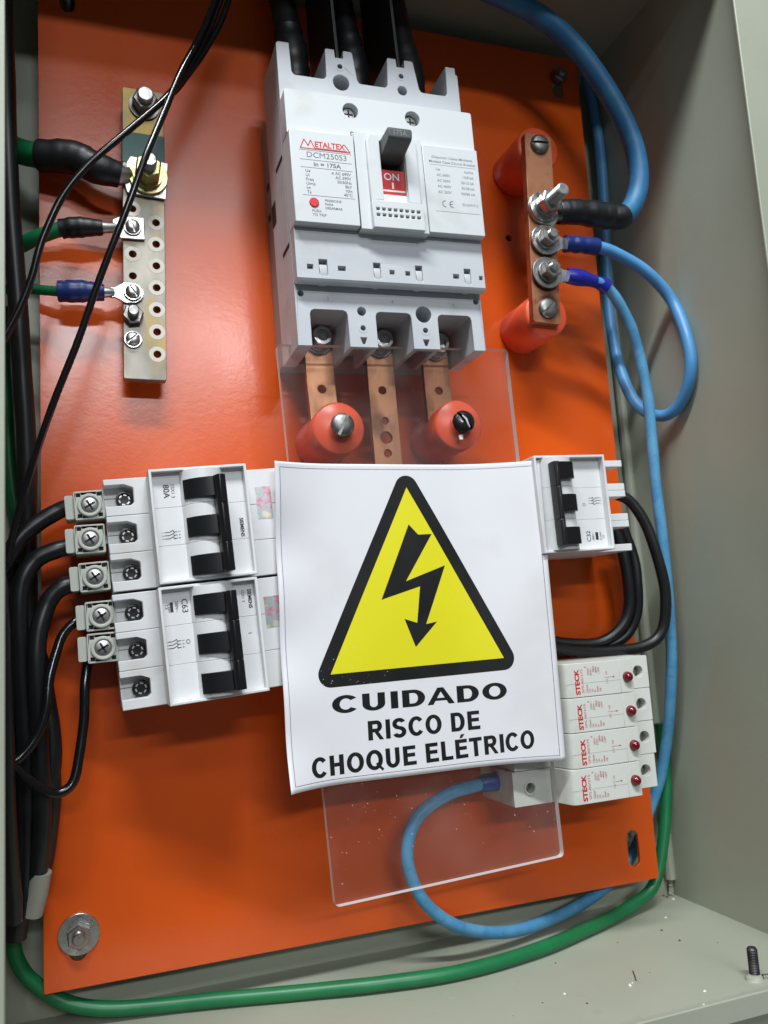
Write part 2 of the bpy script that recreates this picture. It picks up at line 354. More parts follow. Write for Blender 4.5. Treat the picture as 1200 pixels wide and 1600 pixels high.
# seam fillet in the far lower corner and a fold line along the right side
mb = MB(); mb.tube([(UR-2, VB+10, WB+3), (UR-2, 120, WB+3), (UR-2, 420, WB+3)], 3.4, 10); mb.build('weld_seam', 'cabinet', cab)
mb = MB()
for i in range(26):
    t = i/25; mb.lathe(UR-2-random.random()*2.4*(1-t), VB+0.5+t*11, [(0.1, WB+1), (1.5-1.1*t, WB+3.4), (0.1, WB+5.5)], 8)
mb.build('weld_blob', 'cabinet', cab)
su, sv, sw = 327.0, VB, 97.0
mb = MB(); prof = []
for i in range(19): prof += [(2.6, i*0.75), (2.2, i*0.75+0.375)]
mb.lathe(0, 0, prof + [(1.9, 14.4)], 16); mb.map(lambda x, y, z: (su+x, sv+z, sw-y)); mb.build('threaded_stud', 'darksteel', cab)
mb = MB().lathe(0, 0, [(4.4, 0), (3.9, 1.0), (3.3, 1.8), (2.5, 2.2)], 12)
mb.map(lambda x, y, z: (su+x-1.5+0.6*math.sin(3*y), sv+z, sw-y+1)); mb.build('paint_blob', 'cabinet', cab)
mb = MB().tube([(su+3, sv+0.8, sw+2), (su+8, sv+1.2, sw+3.4), (su+11, sv+0.6, sw+4.5)], [1.4, 0.9, 0.4], 8); mb.build('weld_spatter', 'zinc', cab)

# ================================================================== orange mounting plate
PW, PH = 347.0, 543.0
plate = MB()
plate.prism(rrect(0, PW, 0, PH, 0.6, 2), -2.2, 0, [slot(15.4, 21.5, 4.0, 5.2), slot(331, 19.5, 4.0, 6.5), slot(330, 521.5, 4.0, 5.5), slot(15.4, 521.5, 4.0, 5.5), circ(282, 405.4, 2.2)])
tag(plate.build('mounting_plate', 'orange', bevel=0.35), 'orange painted steel mounting plate carrying all the breakers', 'mounting plate')
def hexa(mb, x, y, z0, z1, af, rot=0.3, mi=0):
    r = af/math.sqrt(3); mb.lathe(x, y, [(r*0.9, z0), (r, z0+0.5), (r, z1-0.7), (r*0.88, z1)], 6, mi, rot)
def thread(mb, x, y, z0, z1, r, mi=0, step=0.8):
    prof = []; z = z0
    while z < z1: prof += [(r, z), (r*0.86, z+step/2)]; z += step
    mb.lathe(x, y, prof+[(r*0.8, z1)], 14, mi)
def pan_head(mb, x, y, z, r, h=None, sl=0.5, mi=0, ang=0.8):
    """slotted dome screw head made of two halves around a real slot"""
    h = h or r*0.5; n = 12; g = r*0.13
    for sgn in (0, math.pi):
        vs = []; fs = []
        prof = [(1.0, 0), (1.0, 0.35), (0.92, 0.65), (0.72, 0.9), (0.4, 1.0), (0.0, 1.02)]
        for q, zz in prof:
            for i in range(n+1):
                a = math.pi*i/n; px, py = q*r*math.cos(a), max(q*r*math.sin(a), g)
                c_, s_ = math.cos(ang+sgn), math.sin(ang+sgn); vs.append((x+px*c_-py*s_, y+px*s_+py*c_, z+zz*h))
        k = n+1
        for j in range(len(prof)-1):
            for i in range(n): fs.append((j*k+i, j*k+i+1, (j+1)*k+i+1, (j+1)*k+i))
        fs.append(tuple(j*k for j in range(len(prof)))); fs.append(tuple(j*k+n for j in range(len(prof)))[::-1])
        mb.add(vs, fs, mi)
    mb.cyl(x, y, z, z+h*0.45, r*0.96, 20, mi)
def fixing(u, v, label, matn, washer=True):
    t = thing('fixing_bolt', label, 'bolt', u, v, 0, group='bolts fixing the orange plate')
    if washer: MB().ring(0, 0, 0.05, 1.5, 3.2, 9.6, 32).build('washer', matn, t, bevel=0.25)
    mb = MB(); hexa(mb, 0, 0, 1.5 if washer else 0.1, 6.8, 10.0, 0.55); mb.build('nut', matn, t)
    mb = MB(); thread(mb, 0, 0, -24, 9.6, 3.0); mb.build('stud', matn, t)
fixing(15.8, 24.6, 'zinc nut on a wide washer in the lower left corner of the orange plate', 'zinc')
fixing(329.8, 526.0, 'dark bolt in the upper right corner of the orange plate', 'steel', False)
fixing(15.8, 525.5, 'dark bolt at the upper left corner of the orange plate near the top', 'steel', False)
t = thing('mounting_stud', 'bare steel stud end seen inside the lower right slot of the plate', 'stud', 331.5, 25, WB)
mb = MB(); thread(mb, 0, 0, 0.2, 20, 3.2); mb.build('stud', 'zinc', t)

# ================================================================== moulded case breaker
th = 1.4
mc = thing('moulded_case_breaker', 'big white moulded case circuit breaker with a grey toggle set to ON', 'circuit breaker', 173.9, 375.0, 0, th)
MB().prism([(-50, -66), (50, -66), (50, 80), (45, 86), (-45, 86), (-50, 80)], 0.1, 24).build('base', 'casebase_shaded', mc, bevel=0.6)
def topnotch():
    o = [(-52.4, -70), (-45.2, -70)]
    for cx in (-35, 0.4, 35.6):
        a, b, yt = cx-10.0, cx+10.0, -50.5
        o += [(a, -70), (a, yt-2.4), (a+0.7, yt-0.7), (a+2.4, yt), (b-2.4, yt), (b-0.7, yt-0.7), (b, yt-2.4), (b, -70)]
    o = [o[0]] + o[2:]
    o += [(52.4, -70), (52.4, 92.5), (51.2, 93.5), (51.2, 97.2), (45.4, 97.2)]
    def gap(a, b): return [(b+0.2, 81), (b-0.8, 79.4), (b-2, 79), (a+2, 79), (a+0.8, 79.4), (a-0.2, 81)]
    o += gap(28.0, 44.8)
    for c_, g in ((17.8, (-8.3, 9.0)), (-17.8, (-44.8, -26.0))):
        o += [(c_+7.7, 96.6), (c_+7.1, 97.2), (c_+2.5, 97.2), (c_+2.3, 92.6), (c_-2.3, 92.6), (c_-2.5, 97.2), (c_-7.1, 97.2), (c_-7.7, 96.6)]
        o += gap(*g)
    o += [(-45.4, 97.2), (-51.4, 97.2), (-52.4, 96)]
    return o
def frange(a, b, n): return [a+(b-a)*i/(n-1) for i in range(n)]
holes = [circ(-17.8, 87.6, 1.7), circ(-17.8, 78.2, 4.6, 24), circ(17.6, 87.2, 1.7), circ(17.6, 78.6, 2.8),
         circ(-49.2, -42.4, 1.6), circ(49.4, -42.1, 1.6), circ(-17.2, -50.6, 2.4), circ(-17.2, -59.6, 1.5), circ(17.6, -50.8, 4.5, 24), circ(17.8, -59.6, 1.5),
         [(-19.1, -64.6), (-15.3, -64.6), (-16.4, -68.2), (-18, -68.2)], [(15.9, -64.6), (19.7, -64.6), (18.6, -68.2), (17.0, -68.2)]]
def hollow(o):
    r = []
    for i, p_ in enumerate(o):
        r.append(p_)
        nx = o[(i+1) % len(o)]
        if p_[1] == -70 and nx[1] == -70 and nx[0]-p_[0] > 10: r += [(p_[0]+2.6, -70), (p_[0]+2.6, -63), (nx[0]-2.6, -63), (nx[0]-2.6, -70)]
    return r
MB().prism(topnotch(), 55.6, 59, holes).build('front_frame', 'caselow', mc, bevel=0.4)
MB().prism(hollow(topnotch()), 24, 55.55, holes[:10]).build('body', 'caselow', mc, bevel=0.3)
for hx, hy in ((-17.2, -59.6), (17.8, -59.6), (-17.8, 87.6), (17.6, 87.2)): MB().ring(hx, hy, 58.4, 59.12, 1.5, 2.7, 20).build('screw_boss', 'caselow', mc)
# terminal floors inside the wells
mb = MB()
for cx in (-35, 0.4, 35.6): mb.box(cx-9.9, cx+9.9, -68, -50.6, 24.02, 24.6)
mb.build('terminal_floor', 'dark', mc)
# cover
cov = MB().prism(rrect(-52.8, 52.8, 38.5, 63.2, 1.2), 59, 69.2, [circ(-17.6, 55.4, 4.3, 24), circ(17.4, 55.4, 4.3, 24)]).build('upper_cover', 'case', mc, bevel=0.5)
for x in (-17.6, 17.4):
    mb = MB(); mb.lathe(x, 55.4, [(3.9, 62.2), (3.9, 64.6), (3.2, 65.4), (0.3, 65.6)], 20); mb.build('cover_screw', 'bright', cov)
    mb = MB(); mb.box(x-2.4, x+2.4, 55.0, 55.8, 65.5, 65.75); mb.box(x-0.4, x+0.4, 53.0, 57.8, 65.5, 65.77); mb.build('screw_cross', 'dark', cov)
EX = 2.0; XA, XB = -18.0, 19.6
MB().box(-52.5, XA-0.35, -10.3, 39.4, 59, 72).build('label_cover', 'case', mc, bevel=0.4)
MB().box(XB+0.35, 52.5, -10.3, 39.4, 59, 72).build('label_cover', 'case', mc, bevel=0.4)
# centre insert with toggle opening
esc = MB().prism(rect(XA, XB, -11.6, 41.6), 60, 72.3, [rect(EX-6.9, EX+6.9, 5.0, 38.2)]).build('toggle_surround', 'case', mc, bevel=0.25)
for sgn in (-1, 1):
    pts = [(EX+sgn*14.2, 3.5), (EX+sgn*14.2, 37), (EX+sgn*13.2, 40), (EX+sgn*7.0, 40), (EX+sgn*7.0, 3.5)]
    MB().prism(pts, 72.3, 74.0).build('side_wing', 'case', esc, bevel=0.9, seg=3)
blk = MB().prism(rect(EX-14.2, EX+14.2, -11.5, 3.4), 72.3, 75.2, [rect(EX-12.2+i*3.2, EX-10.2+i*3.2, yy, yy+1.5) for i in range(8) for yy in (-2.2, -5.4)]).build('vent_block', 'case', esc, bevel=0.3)
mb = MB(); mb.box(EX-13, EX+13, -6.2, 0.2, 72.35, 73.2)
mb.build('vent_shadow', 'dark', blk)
MB().box(EX-6.8, EX+6.8, 5.1, 9.0, 60, 71.4).build('slot_ledge', 'white', esc, bevel=0.3)
rp = MB().box(EX-6.8, EX+6.8, 9.1, 23.2, 60, 70.4).build('indicator_plate', 'red', esc)
mb = MB(); text(mb, 'ON', EX-0.4, 17.6, 70.5, 3.9, align='C', off=0.012); mb.box(EX-0.55, EX+0.55, 12.9, 16.4, 70.42, 70.5); mb.box(EX-6.7, EX+6.7, 11.2, 12.1, 70.42, 70.5)
mb.build('indicator_print', 'white', rp)
MB().box(EX-6.8, EX+6.8, 23.3, 38.1, 60, 67).build('slot_floor', 'dark', esc)
tg = MB().prism([(27.6, 67.1), (31.4, 85.4), (32.2, 86.4), (36.6, 86.9), (37.6, 86.0), (37.4, 67.1)], EX-6.4, EX+6.4, axis='x').build('toggle', 'ptoggle', mc, bevel=0.8, seg=3)
mb = MB(); text(mb, '175A', 0, 0, 0, 2.5, align='C', off=0.004); mb.map(lambda x, y, z: (EX+x, 33.3+y*0.99, 86.62+y*0.11)); mb.build('toggle_print', 'inkl', tg)
# groove lines round the insert
mb = MB(); mb.box(XA-0.34, XA-0.02, -10.2, 36, 70.2, 71.9); mb.box(XB+0.02, XB+0.34, -10.2, 38, 70.2, 71.9); mb.box(XA-0.6, EX-5, 43.0, 43.35, 68.8, 69.28); mb.box(XA-0.7, XA-0.2, 39.8, 43.35, 68.8, 69.27)
mb.build('insert_gap', 'dark', mc)
# print of the front label
pr = MB(); Z = 72.06; PX = -46.8
def line(mb, x0, x1, y, t=0.22, z=Z): mb.add([(x0, y-t/2, z), (x1, y-t/2, z), (x1, y+t/2, z), (x0, y+t/2, z)], [(0, 1, 2, 3)])
for y in (28.6, 23.4, 19.2, 4.2): line(pr, PX-1, -20.4, y)
text(pr, 'DCM250S3', -33.6, 24.8, Z, 2.9, width=21, align='C')
text(pr, 'In = 175A', -33.6, 20.3, Z, 2.1, width=14.4, align='C', off=0.026)
for i, (a, b) in enumerate((('Ue', '≤ AC 690V'), ('Ui', 'AC 690V'), ('Freq', '50/60Hz'), ('Uimp', '8kV'), ('Im', '10In'), ('Ta', '40°C'))):
    y = 16.6-i*2.28; text(pr, a, PX+1.4, y, Z, 1.55, off=0.012); text(pr, b, -21.4, y, Z, 1.55, align='R', off=0.012)
for i, a in enumerate(('PRESSIONE', 'PARA', 'DESARMAR')): text(pr, a, -36.4, 1.4-i*2.0, Z, 1.25, off=0.012)
for i, a in enumerate(('PUSH', 'TO TRIP')): text(pr, a, -43.4, -4.6-i*2.1, Z, 1.35, off=0.012)
pr.build('label_print', 'inkg', mc)
pl = MB()
text(pl, 'Disjuntor Caixa Moldada', 37.2, 32.2, Z, 1.35, width=24, align='C', off=0.012); text(pl, 'Molded Case Circuit Breaker', 37.2, 29.6, Z, 1.35, width=27.6, align='C', off=0.012)
line(pl, 23.6, 50.9, 28.4, 0.15); line(pl, 24.6, 51, 2.0, 0.2)
for i, (a, b) in enumerate((('Ue', 'Icu/Ics'), ('AC 690V', '10/8 kA'), ('AC 500V', '20/15 kA'), ('AC 400V', '50/38 kA'), ('AC 230V', '100/85 kA'))):
    y = 25.2-i*3.2; text(pl, a, 27.0, y, Z, 1.45, off=0.014); text(pl, b, 48.8, y, Z, 1.45, align='R', off=0.014)
text(pl, 'IEC60947-2', 49.8, 6.2, Z, 1.35, align='R')
pl.build('rating_print', 'inkl', mc)
ce = MB()
for cx, e in ((30.6, 0), (34.8, 1)):
    o = [(cx+1.9*math.cos(math.radians(a)), 6.4+1.9*math.sin(math.radians(a))) for a in range(80, 281, 20)]
    i_ = [(cx+1.45*math.cos(math.radians(a)), 6.4+1.45*math.sin(math.radians(a))) for a in range(80, 281, 20)]
    for k in range(len(o)-1): flat(ce, [o[k], o[k+1], i_[k+1], i_[k]], Z)
    if e: flat(ce, rect(cx-1.6, cx, 6.2, 6.6), Z)
ce.build('ce_mark', 'inkg', mc)
lg = MB()
text(lg, 'ETALTEX', -39.4, 30.8, Z, 3.0, width=16.0, off=0.028)
for a, b in (((-47.2, 29.5), (-45.0, 34.4)), ((-45.0, 34.4), (-43.0, 31.0)), ((-43.0, 31.0), (-41.6, 34.2)), ((-41.6, 34.2), (-39.6, 30.0)), ((-47.2, 29.5), (-20.8, 29.5)), ((-39.6, 30.0), (-22.4, 30.0)), ((-23.6, 33.6), (-20.8, 29.5))):
    d = Vector((b[0]-a[0], b[1]-a[1]))  .normalized()*0.27; n_ = (-d[1], d[0])
    flat(lg, [(a[0]+n_[0], a[1]+n_[1]), (b[0]+n_[0], b[1]+n_[1]), (b[0]-n_[0], b[1]-n_[1]), (a[0]-n_[0], a[1]-n_[1])], Z+0.01)
lg.build('maker_print', 'inkr', mc)
MB().lathe(-42.2, 0.4, [(2.55, 71.5), (2.55, 72.3), (2.3, 72.6), (0.2, 72.62)], 26).build('trip_button', 'red', mc)
# hinged lower cover
hl = [rect(-46.8, -43.6, -32.4, -29.8), rect(-30.6, -26.4, -32.4, -29.8), rect(-2.6, 0.2, -32.6, -30.2), rect(6.2, 9.0, -32.8, -30.3), rect(33.6, 37.2, -32.8, -30.2), rect(49.0, 51.2, -32.8, -30.4)]
cl = [(-40.6, -36.0), (-11.4, -7.4), (12.0, 16.0), (40.2, 44.2)]
hc = MB().prism(rect(-52.3, 52.3, -37.2, -10.5), 59, 66.4, hl+[rect(a, b, -36.6, -26.8) for a, b in cl]).build('hinged_cover', 'caselow', mc, bevel=0.5)
for a, b in cl: MB().prism([(-29.4, 60), (-29.4, 65.8), (-34, 66.8), (-37.6, 65.6), (-38.8, 63), (-38.8, 60)], a+0.3, b-0.3, axis='x').build('hinge_clip', 'caselow', hc, bevel=0.4)
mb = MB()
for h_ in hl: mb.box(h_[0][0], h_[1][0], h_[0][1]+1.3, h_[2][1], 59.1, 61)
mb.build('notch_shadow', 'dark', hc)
mb = MB(); mb.tube([(-52.2, -36.2, 63.4), (52.2, -36.2, 63.4)], 3.0, 16)
tub = mb.build('hinge_roll', 'caselow', hc)
# raised dark boxes on the left flank that paint the shade of slots
mb = MB()
for y0, y1, z0, z1 in ((33, 35, 40, 55), (9, 21, 24, 33), (-16, -14, 42, 56), (40, 44, 6, 11), (22, 26, 5, 10)): mb.box(-52.65 if z0 >= 24 else -50.2, -52.2 if z0 >= 24 else -49.7, y0, y1, z0, z1)
mb.build('side_slot_shade', 'dark', mc)
mb = MB()
for i, t_ in enumerate('246'): text(mb, t_, -35+35.3*i, -45.6, 59.05, 2.0, align='C')
mb.build('terminal_number', 'inkl', mc)
# dark sheets between the poles at the top
for i, x in enumerate((-17.8, 17.8)):
    b_ = thing('phase_barrier', ('left' if i == 0 else 'right') + ' of the two dark insulating sheets standing between the cables above the big breaker', 'barrier', 173.9, 375, 0, th, 'phase barriers')
    MB().prism([(88, 8), (92.7, 57), (178, 52), (178, 8)], x-0.9, x+0.9, axis='x').build('sheet', 'barrier', b_, bevel=0.3)
    MB().prism([(80.2, 24.7), (92.7, 57), (92.7, 24.7)], x-0.6, x+0.6, axis='x') 
# supply cables into the top terminals
def mloc(x, y, z):
    a = math.radians(th); return (173.9+x*math.cos(a)-y*math.sin(a), 375+x*math.sin(a)+y*math.cos(a), z)
for i, (x, nm) in enumerate(((-35.5, 'leftmost'), (0.4, 'middle'), (35.6, 'rightmost'))):
    t = thing('supply_cable', nm + ' of the three thick black cables entering the top of the big breaker', 'cable', group='supply cables')
    path = spline([mloc(x, 70, 27.5), mloc(x, 84, 28), mloc(x+0.5, 100, 29), mloc(x-0.5, 125, 27), mloc(x-1, 150, 22), mloc(x-1, 181, 16)], 8)
    MB().tube(path[20:], 7.6, 18).build('insulation', 'cblack', t, sharp=60)
    q = path[8:26]; rr = [6.6+1.2*min(1, j/5)+1.5*min(1, max(0, (j-3)/6))-0.9*(j > 14)+0.35*math.sin(j*2.3+i*1.7)+0.3*math.sin(j*1.1+i) for j in range(len(q))]
    MB().tube(q, rr, 18).build('wrapped_sleeve', 'shrink', t, sharp=60)
    mb = MB(); p0 = mloc(x, 70, 0); mb.box(p0[0]-7, p0[0]+7, p0[1]-4, p0[1]+16, 24.7, 27.6); mb.build('lug', 'bright', t, bevel=0.4)
    mb = MB(); hexa(mb, p0[0], p0[1]+2, 27.6, 33, 11); mb.build('terminal_bolt', 'bright', t)

# ================================================================== copper bars below the big breaker
def strip(mb, path, x0, x1, tk, mi=0):
    """bent flat bar: path of (y, z) along its length"""
    k = len(path); vs = []; fs = []
    for i, (y, z) in enumerate(path):
        a = path[max(i-1, 0)]; b = path[min(i+1, k-1)]; d = Vector((b[0]-a[0], b[1]-a[1])).normalized(); n_ = (-d[1], d[0])
        if n_[1] < 0: n_ = (d[1], -d[0])
        for x, q in ((x0, 0), (x1, 0), (x1, tk), (x0, tk)): vs.append((x, y+n_[0]*q, z+n_[1]*q))
    for i in range(k-1):
        for j in range(4): fs.append((i*4+j, i*4+(j+1) % 4, (i+1)*4+(j+1) % 4, (i+1)*4+j))
    fs.append((0, 1, 2, 3)); fs.append(((k-1)*4+3, (k-1)*4+2, (k-1)*4+1, (k-1)*4)); mb.add(vs, fs, mi)
def holed_bar(name, label, u, v0, v1, wz, wd, tk, hs, matn, extra=None, bend=None):
    t = thing(name, label, 'copper bar', u, v1, 0, 0.6, 'copper bars under the big breaker')
    mb = MB().prism(rect(-wd/2, wd/2, v0-v1, 0), wz, wz+tk, [circ(x, y, r, 16) for x, y, r in hs])
    if bend: mb.map(lambda x, y, z: (x, y, z+(bend[1]*max(0, bend[0]-y))))
    mb.build('bar', matn, t, bevel=0.25)
    return t
bars = [('left', 142.4, 266.0, [(0.2, -27.3, 2.4)]), ('middle', 177.6, 214.0, [(0, -26.5, 2.4), (0.2, -44, 2.2), (0, -53.6, 3.6), (0, -62.6, 2.4)]), ('right', 211.4, 268.0, [(0.5, -25.5, 2.4)])]
for i, (nm, u, v0, hs) in enumerate(bars):
    label = {'left': 'copper bar with a bright lower end leading from the big breaker to the left insulator', 'middle': 'long copper bar with four holes running down behind the warning sign', 'right': 'short copper bar ending at the insulator with the black screw'}[nm]
    # upper part flat under the bolt with a hole, then bent slightly forward
    t = thing('copper_bar', label, 'copper bar', u, 318, 0, 0.8, 'copper bars under the big breaker')
    y0 = v0-318
    mb = MB().prism(rect(-7.9, 7.9, y0, 6), 24.7, 27.9, [circ(x, y, r, 16) for x, y, r in hs])
    bn = {'left': (-22.5, 0.16), 'middle': (-23, 0.03), 'right': (-23, 0.05)}[nm]
    # extra cuts so the bend is crisp
    bm = bmesh.new(); vs = [bm.verts.new(v) for v in mb.v]
    for f in mb.f: bm.faces.new([vs[i_] for i_ in f])
    bmesh.ops.bisect_plane(bm, geom=bm.verts[:]+bm.edges[:]+bm.faces[:], plane_co=(0, bn[0], 0), plane_no=(0, 1, 0))
    bm.verts.index_update(); mb = MB(); mb.add([v.co[:] for v in bm.verts], [[v.index for v in f.verts] for f in bm.faces]); bm.free()
    mb.map(lambda x, y, z: (x, y, z+bn[1]*max(0, bn[0]-y)))
    mb.build('bar', 'copper', t, bevel=0.2)
    mb = MB(); mb.ring(0, 0, 27.95, 29.4, 3, 7.9, 28); mb.build('flat_washer', 'zinc', t, bevel=0.2)
    mb = MB(); mb.ring(0, 0, 29.4, 31.2, 3, 6.6, 24); mb.build('spring_washer', 'bright', t, bevel=0.3)
    mb = MB(); mb.lathe(0, 0, [(5.6, 31.2), (5.6, 37.0), (5.0, 37.8), (3.4, 37.9), (3.3, 35.4), (0.2, 35.3)], 22); mb.build('terminal_bolt', 'bright', t)

# ================================================================== standoff insulators
def insulator(u, v, label, r=14.3, h=40):
    t = thing('insulator', label, 'insulator', u, v, 0, 0, 'round orange standoff insulators')
    MB().lathe(0, 0, [(r-1.2, 0.05), (r, 1.2), (r-0.25, h/2), (r, h-1.2), (r-1.2, h)], 40).build('body', 'insul', t, sharp=50)
    return t
iL, iR = (148.0, 266.3), (217.6, 269.6)
insulator(*iL, 'orange insulator under the clear sheet with the plain grey slotted screw')
insulator(*iR, 'orange insulator under the clear sheet with the black smeared screw')
insulator(288.6, 448.6, 'dark red orange insulator under the top end of the neutral bar', h=34)
insulator(283.8, 341.2, 'orange insulator under the bottom end of the neutral bar', h=34)

# ================================================================== neutral bar on the right
NB = (283.3, 393.0); nth = -2.6
nb = thing('neutral_bar', 'tarnished copper neutral bar with three bolts on the right of the plate', 'copper bar', NB[0], NB[1], 34, nth)
MB().prism(rrect(-9.2, 9.2, -60, 61.5, 1.6, 3), 0.1, 5).build('bar', 'copperold', nb, bevel=0.4)
for y, an in ((54.5, 0.1), (-51.0, 0.75)):
    mb = MB(); pan_head(mb, 0.4, y, 5.0, 6.2, 3.4, ang=an); mb.build('slotted_screw', 'steel', nb)
def bolt(y, m1, wr, big):
    if big: mb = MB().ring(-0.6, y, 7.6, 9.3, 4, wr, 32)
    else: mb = MB().ring(0, y, 6.6, 8.0, 3, wr, 32)
    wz = 9.3 if big else 8.0
    mb.build('washer', m1, nb, bevel=0.25)
    mb = MB(); mb.ring(-0.4 if big else 0, y, wz, wz+1.8, 3, wr*0.68, 28); mb.build('spring_washer', m1, nb, bevel=0.3)
    mb = MB(); hexa(mb, 0, y, wz+1.8, wz+(8.6 if big else 7.2), 12.2 if big else 10.0, 0.2 if big else 0.5); mb.build('nut', 'zinc', nb)
    mb = MB(); thread(mb, 0, y, wz+6, wz+(21 if big else 9.6), 3.9 if big else 3.0); mb.build('stud', 'bright' if big else 'zinc', nb)
bolt(12.0, 'zinc', 9.6, True); bolt(-8.6, 'zinc', 9.4, False); bolt(-29.4, 'steel', 9.8, False)
def npt(x, y, z):
    a = math.radians(nth); return Vector((NB[0]+x*math.cos(a)-y*math.sin(a), NB[1]+x*math.sin(a)+y*math.cos(a), 34+z))
def lug(parent, p0, p1, wpad, z, matn='bright', rb=None, tk=1.6):
    """ring terminal lying at height z from the bolt point p0 towards p1, with a crimp barrel at its end"""
    p0 = Vector(p0); p1 = Vector(p1); d = (p1-p0); L_ = d.length; d.normalize(); n_ = Vector((-d[1], d[0], 0))
    out = [p0-d*wpad*math.cos(a)+n_*wpad*math.sin(a) for a in frange(-math.pi/2, math.pi/2, 9)]
    out += [p0+d*(wpad*0.7)+n_*wpad, p0+d*(L_*0.8)+n_*wpad*0.5, p1+n_*wpad*0.5, p1-n_*wpad*0.5, p0+d*(L_*0.8)-n_*wpad*0.5, p0+d*(wpad*0.7)-n_*wpad]
    MB().prism([(q[0], q[1]) for q in out], z, z+tk, [circ(p0[0], p0[1], wpad*0.35, 14)]).build('lug', matn, parent, bevel=0.3)

def sleeve(parent, path, r, matn, name='sleeve', flat=1.0): return MB().tube(path, r, 18, flat=flat).build(name, matn, parent, sharp=60)
# thick blue neutral
t = thing('thick_blue_cable', 'thick blue cable, shade put into its colour, arching from the cabinet top to the neutral bar', 'cable')
p0 = npt(0, 12, 0); p1 = Vector(at(878, 334, 41))
lug(t, (p0[0], p0[1], 0), (p1[0], p1[1], 0), 10.4, 39.2, 'bright', tk=2.3)
path = spline([at(872, 332, 42), at(895, 331, 43), at(925, 334, 43), at(950, 338, 43), at(972, 338, 44), at(990, 318, 44), at(998, 280, 45), at(990, 228, 46), at(966, 172, 47), at(930, 114, 48), at(890, 64, 49), at(845, 26, 50), at(795, 0, 50), at(745, -22, 50), at(690, -42, 50)], 8)
MB().tube(path[28:], 6.3, 18).build('insulation', 'cblue3', t, sharp=60)
k = len(path[:34]); sleeve(t, path[:34], [7.0+0.5*min(1, i/4)+0.5*(i > 13)-0.5*(i > 24)+0.10*math.sin(i*2.1)+0.12*math.sin(i*0.9) for i in range(k)], 'shrink', flat=1.0)
# looped blue cable
t = thing('looped_blue_cable', 'light blue cable making a loop against the right cabinet wall', 'cable')
p0 = npt(0, -8.6, 0); p1 = at(884, 382, 40)
lug(t, (p0[0], p0[1], 0), (p1[0], p1[1], 0), 7.6, 39.15)
path = spline([at(880, 381, 41)] + [at(x, y, w) for x, y, w in ((900, 382, 42), (933, 386, 42))] + [atc(x, y, w, 4) for x, y, w in ((962, 396, 42), (1010, 425, 42), (1050, 470, 40), (1074, 530, 40), (1079, 582, 40), (1062, 632, 34), (1032, 650, 24), (995, 632, 12), (968, 575, 2), (953, 500, -8), (947, 420, -12), (944, 330, -13), (938, 240, -14), (926, 165, -15), (915, 120, -15))], 8)
MB().tube(path[10:], 3.7, 14).build('insulation', 'cblue', t, sharp=60)
sleeve(t, path[1:17], [5.2-0.55*(i in (4, 5))-0.45*(i in (9, 10))+0.12*math.sin(i*1.9) for i in range(16)], 'blueslv')
# long blue cable
t = thing('long_blue_cable', 'blue cable running down the right wall and curling back to the lowest surge arrester', 'cable')
p0 = npt(0, -29.4, 0); p1 = at(886, 432, 40)
lug(t, (p0[0], p0[1], 0), (p1[0], p1[1], 0), 7.4, 39.15)
pp = [(882, 430, 41), (915, 436, 42), (945, 447, 41), (966, 472, 39), (986, 512, 36), (1000, 560, 32), (1012, 620, 30), (1018, 680, 28), (1025, 760, 26), (1035, 840, 24), (1044, 930, 20), (1049, 1020, 16), (1047, 1100, 8), (1040, 1170, -2), (1030, 1222, -8), (1014, 1268, -12), (995, 1320, -14), (968, 1364, -14), (925, 1402, -11), (865, 1434, -4), (795, 1456, 6), (722, 1450, 14), (668, 1415, 19), (641, 1366, 22), (637, 1318, 24), (655, 1274, 24), (700, 1241, 22), (755, 1224, 20)]
path = spline([atc(x, y, w, 3.8) for x, y, w in pp], 8)
MB().tube(path[12:], [3.4+0.12*math.sin(i*0.7)*(i < 60) for i in range(len(path)-12)], 14).build('insulation', 'cblue2', t, sharp=60)
sleeve(t, path[1:18], [4.6+0.7*math.sin(i*0.45) for i in range(17)], 'bluetape', 'tape_wrap', flat=0.8)
fp = [Vector(at(750, 1225, 20.4)), Vector(at(757, 1223.5, 20)), Vector(at(776, 1221, 19.5))]
MB().tube([fp[0], fp[1], fp[2]], [3.9, 4.9, 5.0], 16).build('ferrule', 'ferrule', t, sharp=40)

# ================================================================== earth bar on the left
GB = (52.7, 376.8); gth = -0.8
gb = thing('earth_bar', 'tarnished tinned earth bar with two rows of holes on the left of the plate', 'busbar', GB[0], GB[1], 0, gth)
gh = [(6.2, 6.9-12.25*i, 2.05) for i in range(7)] + [(-5.9, y, 2.05) for y in (13.4, -12.2, -24.4)]
MB().prism(rrect(-10.8, 10.8, -80.6, 83.6, 0.9, 2), 10, 16, [circ(x, y, r, 14) for x, y, r in gh]).build('bar', 'tin', gb, bevel=0.35)
for x, y, r in gh:
    if (x, y) != gh[7][:2] or True: MB().ring(x, y, 15.9, 16.12, r, 4.2, 24).build('milled_ring', 'tinring', gb)
MB().box(-11.1, 11.1, 39.5, 57.5, 9.6, 16.35).build('tape_band', 'gtape', gb, bevel=0.3)
MB().cyl(0, 70, 0.1, 10, 6, 20).build('standoff', 'zinc', gb); MB().cyl(0, -72, 0.1, 10, 6, 20).build('standoff', 'zinc', gb)
mb = MB(); mb.ring(0.6, 73.5, 16.1, 17.6, 3, 8.0, 28); hexa(mb, 0.6, 73.5, 17.6, 24.5, 11.4, 0.1); mb.build('fixing_bolt', 'steel', gb)
MB().lathe(0.6, 73.5, [(4.2, 24.4), (4.2, 27.6), (3.6, 28.4)], 20).build('bolt_end', 'bright', gb)
